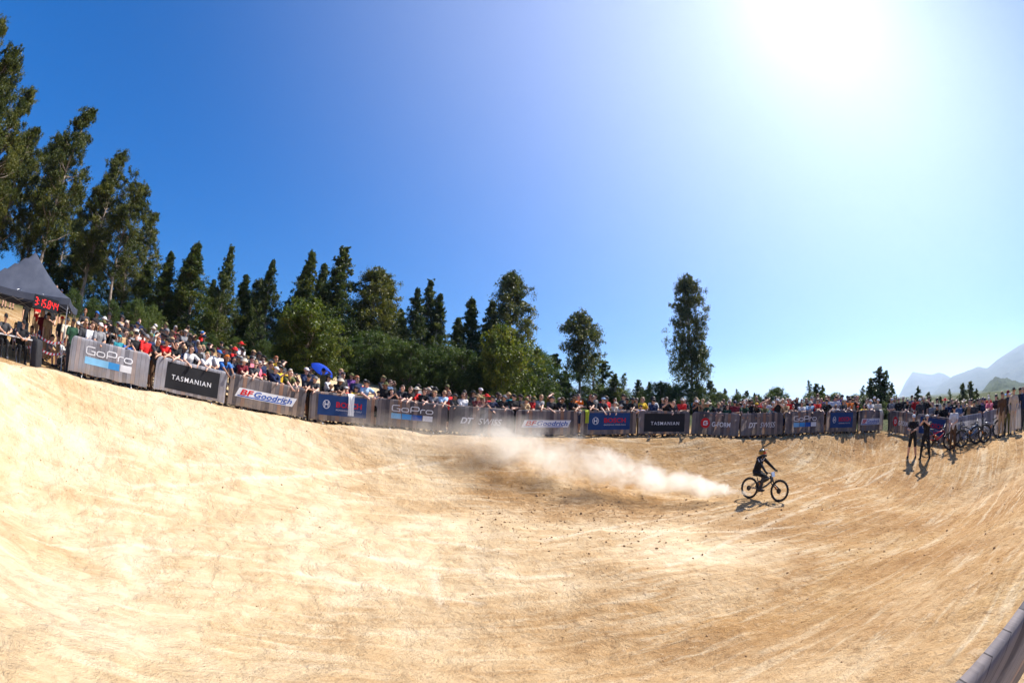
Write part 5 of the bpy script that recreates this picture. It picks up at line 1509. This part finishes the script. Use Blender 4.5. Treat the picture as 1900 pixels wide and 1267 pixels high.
def laptop(o):
    m = MB(); m.box((0, 0, .012), (.36, .25, .02)); link('base', m.mesh('base', M_BLK), o)
    m = MB(); m.box((0, .15, .13), (.36, .014, .24), Matrix.Rotation(R(-14), 3, 'X')); link('screen', m.mesh('screen', M_SCR), o)
prop('laptop', 'black laptop open on the white table', 'laptop', tw(1.35, .40, TH), laptop)
def monitor(o):
    m = MB(); m.box((0, 0, .30), (.52, .05, .32)); link('screen', m.mesh('screen', M_SCR), o)
    m = MB(); m.box((0, 0, .008), (.24, .18, .016)); m.box((0, .02, .09), (.05, .03, .17)); link('stand', m.mesh('stand', M_BLK), o)
prop('monitor', 'black monitor on the white table next to the laptop', 'monitor', tw(.75, .45, TH), monitor)
def mixer(o):
    m = MB(); m.box((0, 0, .05), (.40, .30, .08), Matrix.Rotation(R(6), 3, 'X')); link('case', m.mesh('case', M_BLK), o)
    for k in range(8):
        m = MB(); m.tube([(-.15 + .043 * k, -.03, .085), (-.15 + .043 * k, -.03, .115)], .010, 6); link('knob', m.mesh('knob', M_STEEL), o)
prop('mixing_desk', 'small mixing desk near the right end of the table', 'mixer', tw(.30, .36, TH), mixer)
# covered speaker, chair, crew
sp = at(66, 680, 14.8); sp.z = gz(sp.x, sp.y)
def speaker(o):
    m = MB(); rings = []
    for z, s in ((0, 1.0), (.05, 1.06), (.35, 1.02), (.62, 1.0), (.74, .96), (.80, .84), (.82, .5)):
        rings.append([(s * .20 * (abs(math.cos(a)) ** .5) * (1 if math.cos(a) > 0 else -1) + .012 * math.sin(5 * a + z * 9), s * .19 * (abs(math.sin(a)) ** .5) * (1 if math.sin(a) > 0 else -1), z) for a in [2 * math.pi * k / 24 for k in range(24)]])
    m.rings(rings); link('cover', m.mesh('cover', cloth('cover_black', (.03, .03, .034))), o)
    m = MB(); m.box((0, -.205, .60), (.20, .012, .03)); link('strap', m.mesh('strap', CLOTH['charcoal']), o)
prop('speaker', 'loudspeaker under a wrinkled black cover beside the table', 'speaker', sp, speaker, .4)
def chairb(o):
    for sx in (-1, 1):
        m = MB(); m.tube([(sx * .22, -.22, 0), (sx * .22, .22, .46)], .012, 6); m.tube([(sx * .22, .22, 0), (sx * .22, -.20, .46)], .012, 6); m.tube([(sx * .22, .20, .44), (sx * .22, .30, .90)], .012, 6); link('leg_frame', m.mesh('leg_frame', M_STEEL), o)
    m = MB(); m.box((0, 0, .455), (.46, .44, .02)); link('seat', m.mesh('seat', CLOTH['black']), o)
    m = MB(); m.box((0, .28, .72), (.46, .02, .32), Matrix.Rotation(R(-12), 3, 'X')); link('backrest', m.mesh('backrest', CLOTH['black']), o)
for k, (px, py, rh, top, lb) in enumerate([(38, 668, 15.3, 'black', 'crew member in black seated behind the white table'), (4, 660, 15.4, 'charcoal', 'crew member in charcoal seated at the left picture edge')]):
    p = at(px, py, rh); p.z = gz(p.x, p.y); rz = face_to(p.x, p.y, 4, 4)
    prop('folding_chair', 'black folding chair behind the table, ' + ('nearer the speaker' if k == 0 else 'at the left picture edge'), 'chair', p, chairb, rz)
    o = person(p.x, p.y, rz, 'chair', top, 'black', 'cap', 'black', 'short', 'dark', 1, z=p.z - .02)
    tag(o, lb, 'person')
# red and white tape on stakes
def tape_mat():
    t = NT('barrier_tape'); a = t.node('ShaderNodeAttribute'); a.attribute_name = 'along'
    s_ = t.math('GREATER_THAN', t.math('FRACT', t.math('MULTIPLY', a.outputs['Fac'], 5.0)), .5)
    return t.fin(t.mix(s_, (0.75, 0.75, 0.75), (0.62, 0.02, 0.03)), .4)
M_TAPE = tape_mat()
stakes = []
for k, (px, py, rh) in enumerate([(30, 592, 18.2), (67, 640, 16.7), (120, 672, 15.6)]):
    p = at(px, py, rh); p.z = gz(p.x, p.y)
    o = empty('tape_stake', p); m = MB(); m.tube([(0, 0, -.2), (0, 0, 1.05)], .010, 6); link('rod', m.mesh('rod', M_BLK), o)
    m = MB(); m.tube([(0, 0, 1.04), (0, 0, 1.09)], .018, 8); link('cap', m.mesh('cap', plain('orange_cap', (.7, .15, .02))), o)
    tag(o, ['black tape stake at the top of the bank behind the tent', 'black tape stake behind the table', 'black tape stake by the first barrier from the left'][k], 'stake', 'stakes carrying the tape'); stakes.append(p)
for row, hz in enumerate((.98, .62)):
    V, AL, L = [], [], 0.0; pts = []
    for a, b in zip(stakes, stakes[1:]):
        for k in range(14):
            t = k / 14; q = a.lerp(b, t); pts.append(Vector((q.x, q.y, q.z + hz - .16 * math.sin(math.pi * t))))
    pts.append(stakes[-1] + Vector((0, 0, hz)))
    for k, q in enumerate(pts):
        if k: L += (q - pts[k - 1]).length
        tw_ = Vector((.02 * math.sin(L * 3), .02 * math.cos(L * 2.3), .036)); V += [tuple(q + tw_), tuple(q - tw_)]; AL += [L, L]
    me = np_mesh('barrier_tape', V, [(2 * k, 2 * k + 1, 2 * k + 3, 2 * k + 2) for k in range(len(pts) - 1)], [M_TAPE]); at3 = me.attributes.new('along', 'FLOAT', 'POINT'); at3.data.foreach_set('value', np.array(AL, np.float32))
    tag(link('barrier_tape', me), ('upper' if row == 0 else 'lower') + ' strand of red and white tape down the bank behind the tent', 'tape', 'red and white tape')
# cameras and phones in hands
def camera_thing(who, label, big=False, loc=(0, -.33, 1.56), lens=.16):
    o = empty('camera'); s = who.matrix_world if False else None
    M_ = Matrix.Translation(who.location) @ Matrix.Rotation(who.rotation_euler.z, 4, 'Z')
    o.matrix_world = M_ @ Matrix.Translation(loc); tag(o, label, 'camera')
    k = 1.7 if big else 1.0
    m = MB(); m.box((0, .02 * k, 0), (.13 * k, .075 * k * (2.6 if big else 1), .10 * k)); m.box((0, .02, .062 * k), (.06 * k, .06 * k, .03 * k)); link('body', m.mesh('body', M_BLK), o)
    m = MB(); m.tube([(0, -.02, 0), (0, -.02 - lens * .5, 0), (0, -.02 - lens, 0)], [.036 * k, .038 * k, .044 * k], 14); link('lens', m.mesh('lens', M_RUB), o)
    return o
camera_thing(PHOTO1, 'black camera held at chest height by the photographer in white cap', loc=(.01, -.44, 1.16), lens=.12)
camera_thing(PHOTO2, 'black long lens camera aimed by the photographer at the track', loc=(0, -.30, 1.60), lens=.24)
camera_thing(CAMOP, 'large black video camera above the first barrier', True, loc=(0, -.36, 1.60), lens=.14)
m = MB(); m.box((0, 0, 0), (.15, .009, .075)); PHONE_ME = m.mesh('phone_body', M_BLK)
m = MB(); m.box((0, .0056, 0), (.138, .002, .067)); PSCR_ME = m.mesh('phone_screen', M_SCR)
for (i, row), lst in SEATS.items():
    for k, o in enumerate(lst):
        if o.data is POSES['phone'][0]:
            e = empty('phone'); e.matrix_world = Matrix.Translation(o.location) @ Matrix.Rotation(o.rotation_euler.z, 4, 'Z') @ Matrix.Translation(Vector((.005, -.44, 1.56)) * o.scale.z)
            link('body', PHONE_ME, e); link('screen', PSCR_ME, e)
            tag(e, f'black phone raised by {ORD[k]} person in {ROWN[row]} behind {ORD[i]} barrier', 'phone', 'phones held up in the crowd')
# blue umbrella, cloths over barriers
uo = empty('umbrella'); uc = at(596, 690, 17.3); 
uo.matrix_world = Matrix.Translation(uc) @ Matrix.Rotation(R(-28), 4, 'X') @ Matrix.Rotation(R(14), 4, 'Y'); tag(uo, 'blue umbrella held up over the person in olive', 'umbrella')
M_UMB = fabric('umbrella_blue', lambda t: t.ramp(t.noise(t.coord(), 3, 3), [(.3, (.015, .06, .48)), (.7, (.025, .09, .60))]), .45)
m = MB(); n = 32; rings = []
for j in range(7):
    a = (j / 6) * R(68) + .02
    rings.append([((.52 / math.sin(R(68))) * math.sin(a) * math.cos(2 * math.pi * k / n) * (1 - .05 * (j / 6) * abs(math.sin(4 * 2 * math.pi * k / n))), (.52 / math.sin(R(68))) * math.sin(a) * math.sin(2 * math.pi * k / n) * (1 - .05 * (j / 6) * abs(math.sin(4 * 2 * math.pi * k / n))), .30 * math.cos(a) / 1.0 - .05) for k in range(n)])
m.rings(rings, cap=False); link('canopy', m.mesh('canopy', M_UMB), uo)
m = MB(); m.tube([(0, 0, .30), (0, 0, -.62)], .008, 6); m.tube([(0, 0, -.62), (0, 0, -.70)], .016, 8); link('shaft', m.mesh('shaft', M_BLK), uo)
def drape(px, y0, y1, wpx, mat, name, label, cat):
    c, n, i = bar_point(px); p, q = BARRIERS[i]; d = (q - p).normalized(); w = wpx / FPX * rho_at(px); hgt = (y1 - y0) / FPX * rho_at(px)
    V = []
    top = c + Vector((0, 0, TOP + .035))
    for j in range(9):
        for k in range(9):
            t = j / 8; u = (k / 8 - .5) * w * (1 - .25 * math.sin(t * 2.4)); f_ = Vector((-n.x, -n.y, 0))
            s_ = t * (hgt + .12) - .12
            fo = .085 + .014 * math.sin(k * 1.7 + t * 3) + .012 * math.sin(k * .9)
            V.append(tuple(top + d * u + (f_ * fo * min(1, max(-.6, s_ * 14 + .2)) + Vector((0, 0, -max(0, s_))))))
    tag(link(name, np_mesh(name, V, [(j * 9 + k, j * 9 + k + 1, (j + 1) * 9 + k + 1, (j + 1) * 9 + k) for j in range(8) for k in range(8)], [mat], True)), label, cat)
drape(1086, 768, 792, 9, flat('lime_cloth', (.42, .50, .04)), 'cloth', 'lime green cloth hanging over the eighth barrier', 'cloth')
drape(648, 742, 782, 14, flat('white_cloth', (.78, .80, .82)), 'towel', 'white towel hanging down the front of the fourth barrier', 'towel')
drape(1632, 764, 790, 8, flat('cream_cloth', (.66, .60, .50)), 'jacket', 'cream jacket hung over the corner end of the fourteenth barrier', 'jacket')

# ------------------------------------------------------------------ clods and stones
def clods(n, seed):
    r_ = np.random.default_rng(seed)
    ph = (1 + 5 ** .5) / 2
    ico = np.array([(-1, ph, 0), (1, ph, 0), (-1, -ph, 0), (1, -ph, 0), (0, -1, ph), (0, 1, ph), (0, -1, -ph), (0, 1, -ph), (ph, 0, -1), (ph, 0, 1), (-ph, 0, -1), (-ph, 0, 1)]) / 1.9
    fc = np.array([(0, 11, 5), (0, 5, 1), (0, 1, 7), (0, 7, 10), (0, 10, 11), (1, 5, 9), (5, 11, 4), (11, 10, 2), (10, 7, 6), (7, 1, 8), (3, 9, 4), (3, 4, 2), (3, 2, 6), (3, 6, 8), (3, 8, 9), (4, 9, 5), (2, 4, 11), (6, 2, 10), (8, 6, 7), (9, 8, 1)])
    k = int(n * .33)
    x = np.concatenate([r_.uniform(-13, 19, n - k), r_.normal(3.2, 3.0, k)]); y = np.concatenate([r_.uniform(1.5, 17, n - k), r_.normal(11.8, 1.8, k)])
    # crumbled edge along the lip
    li = r_.integers(0, 160, n // 5); x = np.concatenate([x, LS[li, 0] + r_.normal(0, .25, n // 5) - LN[li, 0] * .35]); y = np.concatenate([y, LS[li, 1] + r_.normal(0, .25, n // 5) - LN[li, 1] * .35])
    N = len(x); s = .005 + .007 * r_.pareto(3.4, N).clip(0, 2.8)
    s *= np.where(x < -1, .65, 1.0)
    near = np.hypot(x, y); s = s * np.clip(near / 7, .55, 1.5)
    z = ground(x, y)
    V = ico[None] * (1 + r_.uniform(-.3, .3, (N, 12, 1))) * s[:, None, None] * r_.uniform(.6, 1.25, (N, 1, 3))
    V = V + np.stack([x, y, z + s * .25], 1)[:, None]
    F = fc[None] + (np.arange(N) * 12)[:, None, None]
    return V.reshape(-1, 3), F.reshape(-1, 3)
V, F = clods(9000, 5)
t = NT('clod_earth'); t.fin(t.ramp(t.noise(t.coord(), 1.7, 4), [(.3, (.20, .115, .055)), (.55, (.36, .23, .12)), (.75, (.52, .39, .25))]), .95, 0, .1)
tag(link('loose_clods', np_mesh('loose_clods', V, F, [t.m])), 'small loose clods and stones scattered over the dirt', None, None, 'stuff')

# ------------------------------------------------------------------ dust thrown up by the rear wheel
def dust():
    tail = pr + Vector((0, 0, .05)); end = at(905, 868, 15.2)
    X = Vector((end.x - tail.x, end.y - tail.y, 0)); L = X.length; X.normalize(); Y = Vector((0, 0, 1)).cross(X)
    rise = (end.z - tail.z)
    m = MB(); N = 14
    def half(t): return .12 + 1.9 * t ** .85
    def mid(t): return tail.z + rise * t + .10 + .75 * t ** .85
    rings = []
    for k in range(N + 1):
        t = -.01 + 1.22 * k / N; h = half(max(0, t)) * 1.15
        rings.append([(t * L, h * 1.1 * math.cos(a), mid(max(0, t)) - tail.z + h * .9 * math.sin(a)) for a in [2 * math.pi * q / 16 for q in range(16)]])
    m.rings(rings)
    t = NT('dust_air'); t.n.remove(t.b)
    co = t.coord('Object'); sep = t.node('ShaderNodeSeparateXYZ'); t.l.new(co, sep.inputs[0])
    u = t.math('MAXIMUM', t.math('DIVIDE', sep.outputs['X'], L), 0.0005)
    up_ = t.math('POWER', u, .85)
    h = t.math('ADD', t.math('MULTIPLY', up_, 1.9), .12)
    zc = t.math('ADD', t.math('MULTIPLY', u, rise), t.math('ADD', t.math('MULTIPLY', up_, .75), .10))
    dz = t.math('DIVIDE', t.math('SUBTRACT', sep.outputs['Z'], zc), t.math('MULTIPLY', h, .80))
    dy = t.math('DIVIDE', sep.outputs['Y'], h)
    rr = t.math('SQRT', t.math('ADD', t.math('MULTIPLY', dz, dz), t.math('MULTIPLY', dy, dy)))
    big = t.noise(co, 0.95, 3, .55, .3); fine = t.noise(co, 1.9, 8, .74, 1.2)
    q = t.math('SUBTRACT', t.math('ADD', t.math('MULTIPLY', t.math('SUBTRACT', big, .5), 2.0), t.math('ADD', t.math('MULTIPLY', t.math('SUBTRACT', fine, .5), 2.1), .72)), rr)
    q = t.math('MAXIMUM', q, 0.0)
    q = t.math('POWER', t.math('MINIMUM', q, 1.2), 1.5)
    fade = t.math('SUBTRACT', 1.0, t.math('POWER', t.math('MINIMUM', t.math('DIVIDE', u, 1.2), 1.0), 3.0))
    dens = t.math('MULTIPLY', t.math('MULTIPLY', q, fade), t.math('DIVIDE', 5.0, t.math('ADD', t.math('MULTIPLY', u, 1.6), .18)))
    v = t.node('ShaderNodeVolumePrincipled'); v.inputs['Color'].default_value = (1.0, .97, .90, 1); v.inputs['Anisotropy'].default_value = .45
    t.l.new(dens, v.inputs['Density']); t.l.new(v.outputs[0], t.out.inputs['Volume'])
    o = link('dust_cloud', m.mesh('dust_cloud', t.m)); o.matrix_world = Matrix.Translation(tail) @ Matrix((X, Y, Vector((0, 0, 1)))).transposed().to_4x4()
    tag(o, 'pale dust thrown up behind the rear wheel of the mountain bike', None, None, 'stuff')
    # thin leftover dust drifting along the foot of the barriers
    a, b = at(560, 772, 15.0), at(1110, 800, 17.4); c = (a + b) / 2
    X2 = Vector((b.x - a.x, b.y - a.y, 0)); L2 = X2.length; X2.normalize(); Y2 = Vector((0, 0, 1)).cross(X2)
    m = MB(); m.ell((0, 0, 0), (L2 / 2, 1.3, 1.0), nu=20, nv=10)
    t = NT('thin_dust_air'); t.n.remove(t.b); co = t.coord('Object')
    sep = t.node('ShaderNodeSeparateXYZ'); t.l.new(co, sep.inputs[0])
    sq = lambda s_, k: t.math('POWER', t.math('ABSOLUTE', t.math('DIVIDE', s_, k)), 2.0)
    rr = t.math('ADD', sq(sep.outputs['X'], L2 / 2), t.math('ADD', sq(sep.outputs['Y'], 1.3), sq(sep.outputs['Z'], 1.0)))
    q = t.math('MAXIMUM', t.math('SUBTRACT', t.math('ADD', t.math('MULTIPLY', t.math('SUBTRACT', t.noise(co, .7, 4, .6, .4), .5), 3.2), .55), rr), 0.0)
    v = t.node('ShaderNodeVolumePrincipled'); v.inputs['Color'].default_value = (1.0, .94, .84, 1); v.inputs['Anisotropy'].default_value = .45
    t.l.new(t.math('MULTIPLY', q, .48), v.inputs['Density']); t.l.new(v.outputs[0], t.out.inputs['Volume'])
    o = link('drifting_dust', m.mesh('drifting_dust', t.m)); o.matrix_world = Matrix.Translation(c + Vector((0, 0, -.25))) @ Matrix((X2, Y2, Vector((0, 0, 1)))).transposed().to_4x4()
    tag(o, 'thin dust drifting in front of the middle barriers', None, None, 'stuff')
dust()
# ------------------------------------------------------------------ haze
t = NT('hazy_air'); t.n.remove(t.b)
v = t.node('ShaderNodeVolumePrincipled'); v.inputs['Color'].default_value = (.66, .80, 1, 1); v.inputs['Density'].default_value = 1.55e-4; v.inputs['Anisotropy'].default_value = .6
t.l.new(v.outputs[0], t.out.inputs['Volume'])
m = MB(); m.box((0, 0, 215), (26000, 26000, 450))
tag(m.build('haze', [t.m]), 'summer haze that fades the far mountains', None, None, 'stuff')
